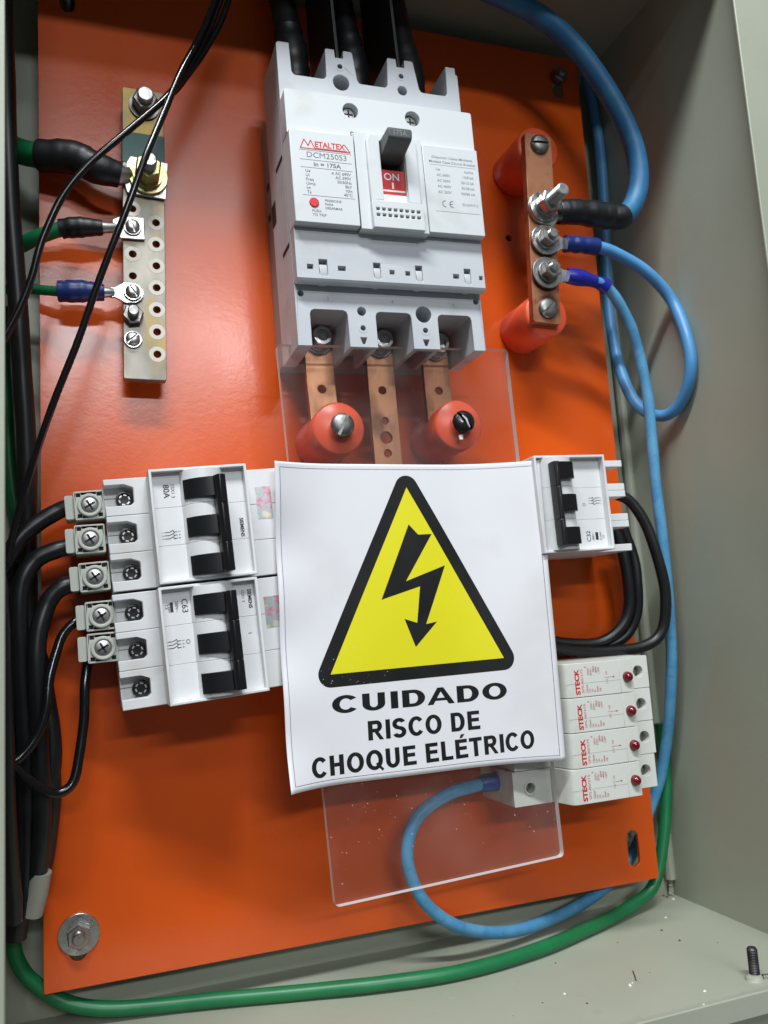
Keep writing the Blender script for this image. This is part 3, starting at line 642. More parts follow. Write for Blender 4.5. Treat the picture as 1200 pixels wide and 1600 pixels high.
mb = MB(); mb.ring(2.2, 31.0, 18.6, 20.4, 4, 10.2, 36); mb.build('washer', 'yzinc', gb, bevel=0.3)
mb = MB(); mb.ring(1.8, 31.0, 20.4, 22.6, 4, 7.8, 28); hexa(mb, 1.6, 31.0, 22.6, 31.0, 12.4, 0.4); mb.build('nut', 'yzinc', gb)
mb = MB(); thread(mb, 1.6, 31.0, 30, 37.5, 4.0); mb.build('stud', 'zinc', gb)
for y, tall in ((1.6, 0), (-34.4, 0), (-46.8, 1), (-59.6, 0)):
    mb = MB(); x = -6.1
    z0 = 16.1 if y < -40 else 18.0
    mb.ring(x, y, z0, z0+1.2, 2.2, 4.6, 24)
    if tall:
        mb = MB(); hexa(mb, x, y, 16.1, 20.4, 9.6, 0.2); mb.lathe(x, y, [(2.9, 20.4), (2.9, 25.2), (2.4, 25.8)], 18); mb.build('hex_bolt', 'steel', gb); continue
    mb.build('screw_washer', 'zinc', gb, bevel=0.2)
    mb = MB(); pan_head(mb, x, y, z0+1.2, 3.7, 2.6, ang={1.6: 1.9, -34.4: 2.2, -59.6: 0.75}[y]); mb.build('slotted_screw', 'bright', gb)
def gpt(x, y, z):
    a = math.radians(gth); return Vector((GB[0]+x*math.cos(a)-y*math.sin(a), GB[1]+x*math.sin(a)+y*math.cos(a), z))
def earth_cable(label, bolt_xy, lugto, z, wpad, pts, r, slv, slvr, slvm, squarelug):
    t = thing('earth_cable', label, 'cable', group='green earth cables at the earth bar')
    b = gpt(*bolt_xy, 0); e = at(*lugto, z)
    if squarelug:
        d = Vector((e[0]-b[0], e[1]-b[1])).normalized(); n_ = Vector((-d[1], d[0])); b2 = Vector((b[0], b[1]))
        pts2 = [b2-d*wpad+n_*wpad, b2+d*wpad*0.9+n_*wpad, Vector((e[0], e[1]))+n_*wpad*0.62, Vector((e[0], e[1]))-n_*wpad*0.62, b2+d*wpad*0.9-n_*wpad, b2-d*wpad-n_*wpad]
        MB().prism([tuple(q) for q in pts2], z, z+1.8).build('lug', 'bright', t, bevel=0.3)
    else: lug(t, (b[0], b[1], 0), (e[0], e[1], 0), wpad, z)
    path = spline([at(*q) for q in pts], 8)
    MB().tube([Vector(e)+Vector((1.5, 0, 0.6)), path[0], path[4]], [wpad*0.42, wpad*0.5, r], 14).build('crimp_barrel', 'bright', t)
    MB().tube(path[slv-6:], r, 14).build('insulation', 'cgreen', t, sharp=60)
    n_ = len(path[:slv]); MB().tube(path[:slv], [slvr*(0.78+0.22*min(1, i/7))+0.10*math.sin(i*1.7)+0.06*slvr*(n_*0.45 < i < n_*0.8) for i in range(n_)], 16).build('sleeve', slvm, t, sharp=60)
earth_cable('thick green earth cable with a long black sleeve at the top of the earth bar', (1.6, 31.0), (196, 274, 0)[:2], 16.5, 10.5, [(188, 274, 19), (150, 262, 20), (112, 246, 18), (62, 243, 14), (30, 236, 6), (4, 224, 0), (-24, 214, -4)], 6.6, 25, 8.2, 'shrink', True)
earth_cable('green earth cable with a short black sleeve, second from the top of the earth bar', (-6.1, 1.6), (176, 356), 16.2, 6.2, [(160, 356, 18), (128, 355, 18), (95, 358, 16), (55, 372, 12), (28, 386, 6), (4, 398, 2), (-24, 408, 0)], 3.9, 17, 5.0, 'shrink', True)
earth_cable('thin green earth wire with a blue sleeve, lowest on the earth bar', (-6.1, -34.4), (172, 458), 16.2, 5.6, [(163, 457, 18), (130, 455, 18), (92, 455, 17), (50, 452, 12), (25, 452, 6), (4, 452, 2), (-24, 452, 0)], 2.6, 17, 5.4, 'blueslv', False)

# ================================================================== modular breakers
def modular(name, label, u, v, th_, flip, prints, rimx=22.7, xl=-42.3, xr=42.6, hx=(-7.6, 10.6), handle_dy=0):
    t = thing(name, label, 'circuit breaker', u, v, 0, th_, 'white three pole breakers')
    P3 = 17.86
    for k in (-1, 0, 1):
        c_ = k*P3; y0, y1 = c_-8.88, c_+8.88
        if not flip:                                 # left side carries screw wells
            nx = -29.2
            out = [(xl, y0), (xr, y0), (xr, y1), (xl, y1), (xl, c_+5.9), (nx-3.4, c_+5.9), (nx-0.4, c_+4.6), (nx+0.2, c_+4), (nx+0.2, c_-2.9), (nx-1.4, c_-4.2), (xl, c_-4.2)]
            h = MB().prism(out, 33, 42)
            h.box(xl, xr, y0, y1, 0.2, 33).build('pole_housing', 'din', t, bevel=0.35)
            MB().lathe(-33.0, c_-0.2, [(4.1, 33.1), (4.1, 35.5), (3.2, 35.6), (3.1, 33.6), (0.2, 33.5)], 26).build('screw_tube', 'black', t)
            mb = MB()
            for a in range(6):
                aa = a*math.pi/3+0.3; mb.box(-0.75, 0.75, -0.35, 0.35, 0, 0.5)
                n_ = len(mb.v)-8
                for q in range(n_, n_+8):
                    x_, y_, z_ = mb.v[q]; mb.v[q] = (-33+x_*-math.sin(aa)+(2.35+y_)*math.cos(aa), c_-0.2+x_*math.cos(aa)+(2.35+y_)*math.sin(aa), 33.6+z_)
            mb.build('terminal_screw', 'bright', t)
            MB().box(xl, -36.8, c_+0.7, c_+0.95, 33.02, 33.1).build('well_seam', 'dark', t)
        else:                                        # right side carries open prongs
            nx = 32.5
            out = [(xl, y0), (xr, y0), (xr, c_-4.9), (nx+2.4, c_-4.9), (nx+0.6, c_-4.1), (nx, c_-2.6), (nx, c_+2.8), (nx+0.6, c_+4.2), (nx+2.4, c_+5), (xr, c_+5), (xr, y1), (xl, y1)]
            MB().prism(out, 0.2, 42).build('pole_housing', 'din', t, bevel=0.35)
    rim = MB().prism(rect(-rimx, rimx, -26.7, 26.7), 42.05, 60, [rect(-rimx+1.3, rimx-1.3, -25.4, 25.4)]).build('rim', 'din', t, bevel=0.3)
    for k in (-1, 0, 1):
        c_ = k*P3; e0 = -25.38 if k < 0 else c_-8.87; e1 = 25.38 if k > 0 else c_+8.87
        mb = MB()
        r_ = 10.2; mid = (hx[0]+hx[1])/2
        prof = [(-rimx+1.32, 45), (-rimx+1.32, 55.6)] + [(mid-r_-2.4, 55.6)] + [(mid+r_*math.cos(a), 54.5+9.6*math.sin(a)) for a in frange(math.pi*0.96, math.pi*0.04, 13)] + [(mid+r_+2.4, 55.6), (rimx-1.32, 55.6), (rimx-1.32, 45)]
        mb.prism(prof, e0, e1, axis='y').build('front_face', 'din', t, bevel=0.12, sharp=25)
    # linked handle: three blades and the bar that ties them
    sg = -1 if flip else 1
    hb = (hx[1]-5.2, hx[1]) if not flip else (hx[0], hx[0]+3.8)
    for k in (1, 0, -1):
        yc = k*P3-1.9+handle_dy
        if not flip: prof = [(hx[0], 58.5), (hx[0]-0.2, 60.2), (hx[0]+3, 63.6), (hx[0]+7, 65.6), (hx[0]+11, 66.6), (hb[0]+0.4, 66.8), (hb[0]+0.4, 60), (hx[0]+6, 60)]
        else: prof = [(hx[1], 58.5), (hx[1]+0.2, 64.2), (hx[1]-1.4, 66.2), (hx[1]-5, 67.2), (hb[1]-0.4, 67.6), (hb[1]-0.4, 60)]
        MB().prism(prof, yc-4.6, yc+4.6, axis='y').build('handle_blade', 'black', t, bevel=0.35, sharp=30)
    if not flip: bp_ = [(hb[0], 60.5), (hb[0], 68.5), (hb[0]+1, 70.4), (hb[0]+2.4, 71.4), (hb[1], 70.2), (hb[1]+0.3, 66), (hb[1]-0.6, 60.5)]
    else: bp_ = [(hb[1], 60.5), (hb[1], 67.6), (hb[1]-1, 68.8), (hb[1]-2.2, 69.4), (hb[0], 68.6), (hb[0]-0.3, 66), (hb[0]+0.6, 60.5)]
    for k in (1, 0, -1):
        yc = k*P3-1.9+handle_dy; MB().prism(bp_, max(yc-8.9, -P3-1.9+handle_dy-4.6), min(yc+8.9, P3-1.9+handle_dy+4.6), axis='y').build('handle_bar', 'black', t, bevel=0.35, sharp=30)
    pm = MB()
    for pz in prints: text(pm, *pz[:1], pz[1], pz[2], 55.68, pz[3], rot=pz[4], align='C', off=pz[5] if len(pz) > 5 else 0.0)
    # little three pole circuit symbol
    return t, pm
def symbol(pm, x, y, r, sc_=1.0):
    c_, s_ = math.cos(math.radians(r)), math.sin(math.radians(r))
    def seg(x0, y0, x1, y1, t_=0.16):
        d = Vector((x1-x0, y1-y0)).normalized()*t_; n_ = (-d[1], d[0]); q = [(x0+n_[0], y0+n_[1]), (x1+n_[0], y1+n_[1]), (x1-n_[0], y1-n_[1]), (x0-n_[0], y0-n_[1])]
        flat(pm, [(x+(a*c_-b*s_)*sc_, y+(a*s_+b*c_)*sc_) for a, b in q], 55.69)
    for i in (-1, 0, 1):
        o = i*1.5; seg(o, -3.2, o, -1); seg(o, -1, o-0.9, 0.9); seg(o, 0.9, o, 2.6); seg(o-0.5, 0.7, o+0.5, 1.3)
        q = (x+(o*c_-(-4.4)*s_)*sc_, y+(o*s_+(-4.4)*c_)*sc_); text(pm, str(2*(i+2)-1), q[0], q[1], 55.69, 0.95, rot=r, align='C')
        q = (x+(o*c_-3.1*s_)*sc_, y+(o*s_+3.1*c_)*sc_); text(pm, str(2*(i+2)), q[0], q[1], 55.69, 0.95, rot=r, align='C')
t1, pm = modular('modular_breaker', 'upper left white three pole breaker marked 80A with black linked handles', 73.4, 214.6, 4.2, False,
    [('80A', -16.4, 16.6, 2.7, -90, 0.012), ('5SX1 3', -12.9, 16.6, 1.55, -90), ('SIEMENS', 17.6, -3.4, 1.75, -90, 0.03)])
symbol(pm, -14.6, -4.2, -90); pm.build('front_print', 'ink', t1)
t2, pm = modular('modular_breaker', 'lower left white three pole breaker marked C63 with black linked handles', 76.6, 160.0, 4.2, False,
    [('C63', -12.6, 17.4, 2.7, -90, 0.006), ('380V~', -15.6, 17.4, 1.3, -90), ('IS 440V', -18.9, 17.0, 0.95, -90), ('CE', -20.2, 17.6, 1.3, -90), ('SIEMENS', 18.2, 17.0, 1.75, -90, 0.03), ('5SX1 3', 15.2, 18.6, 1.35, -90), ('O', -12.4, 0.9, 1.9, -90), ('I', 16.6, 0.9, 1.5, -90, 0.03)], handle_dy=0.8)
flat(pm, rect(-17.9, -16.6, 15.0, 19.6), 55.68); symbol(pm, -17.2, 0.2, -90); pm.build('front_print', 'ink', t2)
for t_, (hx0, hx1, hy0, hy1) in ((t1, (29.4, 37.2, 1.4, 17.8)), (t2, (28.2, 36.2, 2.0, 17.4))):
    MB().box(hx0, hx1, hy0, hy1, 42.02, 42.12).build('hologram_sticker', 'holo', t_)
t3, pm = modular('modular_breaker', 'white three pole breaker marked C32 on the right beside the warning sign', 274.3, 222.0, 1.5, True,
    [('C32', 10.4, -18.4, 2.5, 90, 0.006), ('380V~', 12.6, -18.6, 1.2, 90), ('IS 440V', 17.4, -18.4, 1.0, 90), ('CE', 19.2, -19, 1.1, 90), ('SIEMENS', -16.2, -16.6, 1.5, 90, 0.03), ('5SX1 3', -14.2, -19, 1.1, 90), ('O', 9.4, -0.6, 1.7, 90), ('I', -13.6, -0.6, 1.3, 90, 0.03)], rimx=22.4, xl=-38, xr=46.6, hx=(-15.6, -1.4), handle_dy=1.4)
flat(pm, rect(13.6, 15.4, -20.6, -16.4), 55.68); symbol(pm, 15.6, 1.4, 90); pm.build('front_print', 'ink', t3)

# ================================================================== surge arresters
SP = (280.7, 97.8); PIT = 18.3
sgr = ['topmost', 'second from the top', 'third from the top', 'lowest']
for k in range(4):
    dx = 0 if k < 3 else -1.4
    t = thing('surge_arrester', sgr[k] + ' of the four white surge arresters with red lettering' + (', the blue wire enters it' if k == 3 else ''), 'surge arrester', SP[0]+dx, SP[1]+28.6-PIT*k, 0, 0.4, 'surge arresters')
    hw = 9.0
    prof = [(-46, 0.2), (-46, 33), (-23, 33), (-23, 39.6), (-22.4, 40.8), (-20.6, 49), (-19.4, 53.4), (-18, 54.7), (-16, 55), (15.0, 55), (15.0, 40), (15.05, 33), (44.4, 33), (44.4, 0.2)]
    MB().prism(prof, -hw, hw, axis='y').build('housing', 'spd', t, bevel=0.35, sharp=40)
    cl_ = MB().prism(rrect(15.1, 23.4, -hw, hw, 0.3, 1), 33.1, 54.8, []).build('lamp_end', 'spd', t, bevel=0.4)
    MB().prism(rrect(-46, -23.1, -hw, hw, 0.5, 2), 33.05, 39.6, [circ(-36.0, 0, 2.7, 20)]).build('terminal_block', 'spd', t, bevel=0.4)
    MB().prism(rrect(23.5, 44.4, -hw, hw, 0.5, 2), 33.05, 40, [circ(37.6, 0.4, 3.3, 20)]).build('terminal_block', 'spd', t, bevel=0.4)
    MB().ring(-36.0, 0, 39.5, 40.3, 2.7, 3.8, 24).build('hole_rim', 'spd', t, bevel=0.2)
    for x, r in ((-36.0, 2.6), (37.6, 3.2)):
        mb = MB(); mb.cyl(x, 0.2, 33.1, 34.4, r*0.98, 18); mb.build('screw_recess', 'dark', t)
        mb = MB(); mb.lathe(x, 0.2, [(r*0.72, 34.4), (r*0.72, 35.6), (r*0.5, 36)], 14); mb.build('terminal_screw', 'steel', t)
    MB().lathe(19.6, -0.6, [(2.9, 54.8), (2.85, 55.4), (2.6, 56.6), (1.9, 57.7), (0.9, 58.2), (0.1, 58.3)], 24).build('status_lamp', 'led', t, sharp=60)
    pm = MB(); z = 55.06
    text(pm, 'STECK', -10.9, -0.8, z, 2.7, rot=90, width=13.6, align='C', off=0.045); pm.build('maker_print', 'inkr', t)
    pm = MB()
    text(pm, 'SPS-40/275', -8.4, -0.6, z, 1.3, rot=90, width=12.6, align='C')
    for i, (a, b) in enumerate((('Classe', 'II'), ('Un', '275V~'), ('Uc', '275V~'), ('In', '20kA'), ('Imax', '40kA'), ('Up', '1,5kV'))):
        x = -6.0+i*1.62; text(pm, a, x, -6.8, z, 1.1, rot=90, off=0.012); text(pm, b, x, 6.9-0.4*(i % 3), z, 1.1, rot=90, align='R', off=0.012)
    text(pm, 'L/N', 6.9, -2.0, z, 1.0, rot=90, align='C'); text(pm, 'OK', 6.9, 2.6, z, 1.0, rot=90, align='C')
    flat(pm, rect(5.2, 10.6, 0.1, 0.3), z); flat(pm, [(10.4, -0.4), (11.6, 0.2), (10.4, 0.8)], z)
    pm.build('rating_print', 'inkrp', t)
    pm = MB(); flat(pm, rect(-20, 14.9, -1.9, -1.75), z-0.02); pm.build('mould_line', 'inkl', t)

# ================================================================== cable terminals on the left breakers
terms = [((138, 789), (163, 781)), ((139, 842), (163, 836)), ((146, 901), (170, 893)), ((156, 962), (180, 957)), ((159, 1012), (185, 1006))]
lbl = ['topmost', 'second', 'third', 'fourth', 'lowest']
for i, (c0, c1) in enumerate(terms):
    a, b = at(*c0, 34), at(*c1, 34)
    an = math.degrees(math.atan2(b[1]-a[1], b[0]-a[0])); an = (4.5, 3.0, 4.0, 3.0, 2.0)[i]
    t = thing('terminal_block', lbl[i] + (' from the top' if 0 < i < 4 else '') + ' of the five grey screw terminals on the left breakers', 'terminal', a[0], a[1], 12, an, 'grey screw terminals')
    MB().prism(rrect(-6.4, 7.4, -6.9, 6.9, 0.7, 2), 0, 22, [rect(-5.2, -3.2, 4.1, 6.0), rect(4.2, 6.2, 4.1, 6.0), rect(-5.2, -3.2, -6.0, -4.1), rect(4.2, 6.2, -6.0, -4.1)]).build('body', 'term', t, bevel=0.45)
    mb = MB()
    for x, y in ((-4.2, 5), (5.2, 5), (-4.2, -5), (5.2, -5)): mb.box(x-0.95, x+0.95, y-0.9, y+0.9, 15, 20.6)
    mb.build('corner_hole', 'dark', t)
    MB().ring(0.6, -0.2, 21.9, 23.6, 3.9, 5.6, 30).build('screw_collar', 'term', t, bevel=0.5)
    mb = MB(); mb.lathe(0.6, -0.2, [(3.85, 21.95), (3.8, 22.9), (3.3, 23.15), (0.2, 23.2)], 24); hd = mb.build('screw', 'zinc', t)
    mb = MB()
    for q in (0.5, 0.5+math.pi/2):
        mb2 = MB().box(-2.7, 2.7, -0.5, 0.5, 22.6, 23.26); mb2.map(lambda x, y, z: (0.6+x*math.cos(q)-y*math.sin(q), -0.2+x*math.sin(q)+y*math.cos(q), z)); mb.add(mb2.v, mb2.f)
    mb.build('screw_cross', 'dark', hd)
    MB().prism(rrect(-10.6, -6.5, -5.8, 5.8, 0.8, 2), 4, 18.6).build('cable_collar', 'term', t, bevel=0.5)
    MB().box(7.45, 12.5, -2.2, 2.2, 8, 14).build('tongue', 'zinc', t, bevel=0.3)

# ================================================================== black cables on the left
def bcab(label, pts, r, matn='cblack', group='black cables along the left side', n=14):
    return cable(pts, r, 'black_cable', matn, label, group=group, n=n)
bcab('black cable curving left from the topmost grey terminal', [(113, 792, 24), (95, 797, 24), (66, 811, 25), (35, 838, 26), (12, 872, 28), (-12, 915, 30)], 4.1)
bcab('black cable bending down from the second grey terminal', [(112, 853, 24), (88, 861, 25), (58, 878, 26), (36, 912, 28), (28, 970, 28), (29, 1040, 26), (36, 1130, 22), (42, 1240, 18), (44, 1340, 14), (38, 1430, 10)], 4.2)
o, q = bcab('black cable bending down from the third grey terminal to a pale sleeve', [(118, 909, 24), (96, 920, 25), (72, 946, 26), (57, 992, 28), (54, 1060, 28), (61, 1150, 24), (67, 1240, 20), (66, 1330, 16), (58, 1396, 12)], 4.3)
sl = MB().tube(spline([atc(64, 1362, 14.5, 5), atc(59, 1392, 12.5, 5), atc(50, 1428, 10, 5)], 6), [4.8]*13, 16).build('pale_sleeve', 'conduit', sharp=60)
tag(sl, 'short pale plastic sleeve at the lower end of a black cable, lower left', 'sleeve')
bcab('thin glossy black wire from the fourth grey terminal', [(126, 965, 24), (114, 974, 25), (98, 994, 26), (86, 1022, 28), (78, 1060, 30), (72, 1105, 32), (58, 1150, 34), (30, 1185, 36), (-8, 1205, 38)], 2.3, 'cgloss')
bcab('thin glossy black wire hanging from the lowest grey terminal in a loop', [(140, 1010, 20), (137, 1035, 22), (133, 1075, 25), (130, 1130, 27), (124, 1185, 29), (112, 1224, 31), (88, 1240, 33), (58, 1230, 35), (26, 1200, 37), (-6, 1170, 38)], 2.3, 'cgloss')
bcab('thick black cable rising straight up the left side from the top of the cabinet', [(2, -60, 20), (8, 60, 20), (13, 200, 19), (19, 360, 18), (27, 500, 16), (35, 620, 14), (41, 740, 12), (44, 860, 10), (47, 980, 8), (55, 1080, 8), (72, 1160, 10), (78, 1240, 12), (66, 1330, 8), (50, 1400, 4)], 4.8)
bcab('black cable lying in the far left corner beside the green one', [(10, 880, 6), (8, 980, 10), (12, 1080, 14), (20, 1180, 14), (26, 1290, 12), (28, 1390, 8), (24, 1466, 6)], 5.2)
bcab('black cable in the lower left bundle nearest the cabinet wall', [(-4, 900, 60), (2, 1000, 56), (8, 1100, 50), (14, 1220, 40), (20, 1340, 30), (22, 1440, 20)], 3.6)
bcab('black cable at the right edge of the lower left bundle', [(50, 990, 12), (66, 1060, 12), (80, 1140, 14), (84, 1200, 14), (76, 1270, 12), (62, 1340, 6)], 4.4)
bcab('thin black wire crossing the earth bar bolt towards the left edge', [(352, -25, 40), (330, 40, 42), (298, 100, 46), (262, 150, 50), (200, 204, 52), (140, 256, 52), (95, 310, 52), (68, 372, 52), (50, 430, 54), (24, 495, 58), (-8, 556, 62)], 1.75, 'cgloss', 'thin black wires across the upper left', 10)
bcab('thin black wire crossing the earth bar down to the left cable bundle', [(344, -25, 44), (316, 50, 48), (280, 118, 52), (250, 190, 54), (222, 262, 56), (190, 345, 54), (155, 440, 50), (122, 530, 46), (86, 625, 42), (52, 720, 38), (30, 800, 36), (10, 880, 36)], 1.75, 'cgloss', 'thin black wires across the upper left', 10)
bcab('thin black wire running beside another one at the top left', [(366, -25, 36), (346, 30, 38), (312, 92, 42), (282, 132, 45), (262, 150, 46.4)], 1.75, 'cgloss', 'thin black wires across the upper left', 10)
# black cables of the right breaker
bcab('black cable bulging out to the right below the C32 breaker', [(962, 772, 22), (985, 784, 24), (1010, 822, 26), (1030, 880, 27), (1040, 935, 26), (1035, 985, 23), (1005, 1010, 20), (950, 1018, 18), (880, 1014, 16), (820, 1000, 14)], 3.4, group='black cables below the C32 breaker')
bcab('inner black cable turning left below the C32 breaker', [(962, 826, 20), (972, 862, 20), (981, 905, 20), (982, 950, 19), (968, 984, 17), (935, 1004, 14), (880, 1004, 11), (820, 992, 8)], 3.4, group='black cables below the C32 breaker')
bcab('middle black cable turning left below the C32 breaker', [(974, 826, 18), (988, 866, 18), (995, 910, 18), (995, 955, 16), (978, 992, 13), (945, 1010, 10), (890, 1010, 7), (820, 1000, 5)], 3.4, group='black cables below the C32 breaker')
# green earth cable round the bottom
cable([(1030, 1130, -13), (1040, 1190, -12), (1040, 1260, -10), (1034, 1330, -8), (1020, 1386, -6), (988, 1414, -2), (930, 1446, 0), (840, 1484, 4), (720, 1518, 4), (600, 1537, 2), (480, 1549, 0), (360, 1560, -2), (250, 1572, -4), (160, 1575, -6), (92, 1562, -8), (48, 1532, -8), (24, 1490, -8), (18, 1440, -8), (22, 1330, -10), (30, 1200, -12), (40, 1060, -12), (46, 960, -14), (40, 890, -16), (28, 820, -18), (17, 740, -18), (10, 650, -18), (6, 560, -18), (2, 480, -18)], 3.6, 'green_cable', 'cgreen', 'green cable lying along the cabinet floor and up the left side')

# ================================================================== clear sheet and warning sign
AC = Vector(at(640, 960, 44)); AC[2] = 0
def apt(px, py, w=44): p = at(px, py, w); return (p[0]-AC[0], p[1]-AC[1])
q = [apt(432, 538), apt(524, 1418), apt(881, 1338), apt(792, 546)]
def roundq(q, r, n=4):
    o = []
    for i in range(4):
        p = Vector(q[i]); a = (Vector(q[i-1])-p).normalized(); b = (Vector(q[(i+1) % 4])-p).normalized()
        s_, e_ = p+a*r, p+b*r
        for k in range(n+1):
            t = k/n; o.append(tuple(s_*(1-t)**2+p*2*t*(1-t)+e_*t*t))
    return o
ac = thing('acrylic_sheet', 'clear acrylic cover sheet screwed to two insulators behind the warning sign', 'cover sheet', AC[0], AC[1], 40.6)
poly = roundq(q, 2.6); h1 = (iL[0]-AC[0], iL[1]-AC[1]); h2 = (iR[0]-AC[0], iR[1]-AC[1])
mb = MB().prism(poly, 0, 3.8)
nq = len(poly); tn = len(mb.f)-nq
mb.mi = [0]*tn+[1]*nq
mb.build('sheet', ['acr', 'acredge'], ac, smooth=False)
for (x, y), matn, nm, an in ((h1, 'steel', 'slotted_screw', 1.1), (h2, 'black', 'slotted_screw', 2.3)):
    mb = MB(); pan_head(mb, x+0.4, y+0.4, 3.85, 6.4, 3.6, ang=an); o = mb.build(nm, matn, ac)
    if matn == 'black':
        tag(o, 'black smeared screw head')
        mb = MB(); mb.tube([(x-1.5, y+3.4, 7.5), (x+0.6, y+1.2, 7.7), (x+1.4, y-1.2, 7.65), (x+2.6, y-3.2, 7.3)], [0.35, 0.6, 0.5, 0.3], 6); mb.tube([(x-3, y+1, 7.4), (x-1.6, y-0.6, 7.6)], [0.3, 0.5], 6)
        mb.tube([(x-1.6, y-6.8, 4.0), (x-1.4, y-9.4, 3.95)], [1.3, 1.0], 8, flat=0.2); mb.build('paint_smear', 'dust', o)
# dust flecks on the clear sheet
mb = MB(); random.seed(11)
def inside(x, y):
    s_ = True
    for i in range(4):
        a, b = q[i], q[(i+1) % 4]
        if (b[0]-a[0])*(y-a[1])-(b[1]-a[1])*(x-a[0]) < 3: s_ = False
    return s_
cl_ = [apt(600, 1270), apt(590, 1275), apt(730, 1295), apt(725, 1310), apt(530, 1310), apt(825, 1290), apt(850, 1275), apt(560, 1240), apt(660, 1255), apt(535, 1345), apt(700, 1225)]
def fleck(mb, x, y, z, r):
    n_ = random.randint(4, 6); a0 = random.random()*6; el = random.uniform(0.4, 1.0)
    mb.add([(x, y, z+r*0.35)]+[(x+r*random.uniform(0.6, 1.2)*math.cos(a0+6.283*i/n_), y+r*el*random.uniform(0.6, 1.2)*math.sin(a0+6.283*i/n_), z) for i in range(n_)], [(0, i+1, (i+1) % n_+1) for i in range(n_)])
for i in range(100):
    if i < 80: c_ = random.choice(cl_); x, y = c_[0]+random.gauss(0, 6), c_[1]+random.gauss(0, 6)
    else: x, y = random.uniform(-60, 75), random.uniform(-130, 140)
    if inside(x, y): fleck(mb, x, y, 3.82, random.choice((0.10, 0.13, 0.16, 0.2, 0.34)))
o = mb.build('dust_flecks', 'dust', ac, smooth=False); o['kind'] = 'stuff'

SC = Vector(at(640, 960, 46.2)); SC[2] = 0
def spt(px, py): p = at(px, py, 46.2); return (p[0]-SC[0], p[1]-SC[1])
sign = thing('warning_sign', 'white paper warning sign with a yellow high voltage triangle and black lettering', 'warning sign', SC[0], SC[1], 44.8)
def curl(x, y):
    s_ = max(0.0, min(1.0, (-x-36)/33.5)); s_ = s_*s_
    tp = max(0.0, (y-30)/50.0)**2; bt = max(0.0, (-y-20)/60.0)**1.7
    rr = max(0.0, min(1.0, (x-22)/54.0))**2
    return s_*(2.0+6.5*tp+8.5*bt+1.2*math.sin(y*0.13)) + 13.0*rr + 0.35*math.sin(x*0.06+1)*math.sin(y*0.05)+0.4
def cutgrid(mb, step=4.0):
    bm = bmesh.new(); vs = [bm.verts.new(v) for v in mb.v]
    for f in mb.f:
        try: bm.faces.new([vs[i] for i in f])
        except ValueError: pass
    xs = [v[0] for v in mb.v]; ys = [v[1] for v in mb.v]
    for ax, lo, hi in ((0, min(xs), max(xs)), (1, min(ys), max(ys))):
        g = math.floor(lo/step)*step
        while g < hi:
            g += step
            if g > lo and g < hi:
                no = (1, 0, 0) if ax == 0 else (0, 1, 0); co = (g, 0, 0) if ax == 0 else (0, g, 0)
                bmesh.ops.bisect_plane(bm, geom=bm.verts[:]+bm.edges[:]+bm.faces[:], plane_co=co, plane_no=no, dist=1e-5)
    bm.verts.index_update(); r = MB(); r.add([v.co[:] for v in bm.verts], [[v.index for v in f.verts] for f in bm.faces]); bm.free(); return r
def sheet(mb, name, matn, lift, step=4.0):
    mb = cutgrid(mb, step)
    if lift > 0 and name != 'border_line':
        def place(x, y, z):
            k_ = 13.0*max(0.0, min(1.0, (x-22)/54.0))**2/407.0; return (x-(x+156.7)*k_, y-(y+6)*k_, z)
        mb.map(place)
    mb.map(lambda x, y, z: (x, y, curl(x, y)+lift)); o = mb.build(name, matn, sign, sharp=80)
    # printing and paper face the viewer
    me = o.data
    if sum(p.normal.z for p in me.polygons) < 0: me.flip_normals()
    return o
x0, x1, yb, yt = -68.4, 77.0, -80.2, 79.2
mb = MB(); flat(mb, rect(x0, x1, yb, yt), 0); pp_ = sheet(mb, 'paper', 'paper', 0, 3.0)
md = pp_.modifiers.new('thickness', 'SOLIDIFY'); md.thickness = 0.12*S; md.offset = -1
fr = MB(); g = 2.6; wd = 0.24
for r_ in (rect(x0+g, x1-g, yt-g-wd, yt-g), rect(x0+g, x1-g, yb+g, yb+g+wd), rect(x0+g, x0+g+wd, yb+g+wd, yt-g-wd), rect(x1-g-wd, x1-g, yb+g+wd, yt-g-wd)): flat(fr, r_, 0)
sheet(fr, 'border_line', 'inkb', 0.05)
tri = [spt(636, 761), spt(517, 1054), spt(789, 1028)]
def offset_tri(t, d, n=8):
    o = []
    for i in range(3):
        p = Vector(t[i]); a = (p-Vector(t[i-1])).normalized(); b = (Vector(t[(i+1) % 3])-p).normalized()
        n1 = Vector((a[1], -a[0])); n2 = Vector((b[1], -b[0]))
        a1 = math.atan2(n1[1], n1[0]); a2 = math.atan2(n2[1], n2[0])
        while a2 < a1: a2 += 2*math.pi
        for k in range(n+1):
            aa = a1+(a2-a1)*k/n; o.append((p[0]+d*math.cos(aa), p[1]+d*math.sin(aa)))
    return o
mb = MB(); flat(mb, offset_tri(tri, 6.4), 0); sheet(mb, 'triangle_border', 'signblack', 0.05)
mb = MB(); flat(mb, tri, 0); sheet(mb, 'triangle_field', 'signyellow', 0.10)
bolt_px = [(639, 819), (654, 835), (675, 834), (635, 908), (696, 883), (667, 975), (684, 971), (651, 1011), (633, 967), (653, 973), (657, 916), (597, 937)]
bp2 = [spt(*p_) for p_ in bolt_px]
tr_ = tessellate_polygon([[Vector((*p_, 0)) for p_ in bp2]]); mb = MB(); mb.add([(*p_, 0) for p_ in bp2], [tuple(t_) for t_ in tr_]); sheet(mb, 'lightning_arrow', 'signblack', 0.15)
TB = 0.262                                                     # stem thickness in cap heights
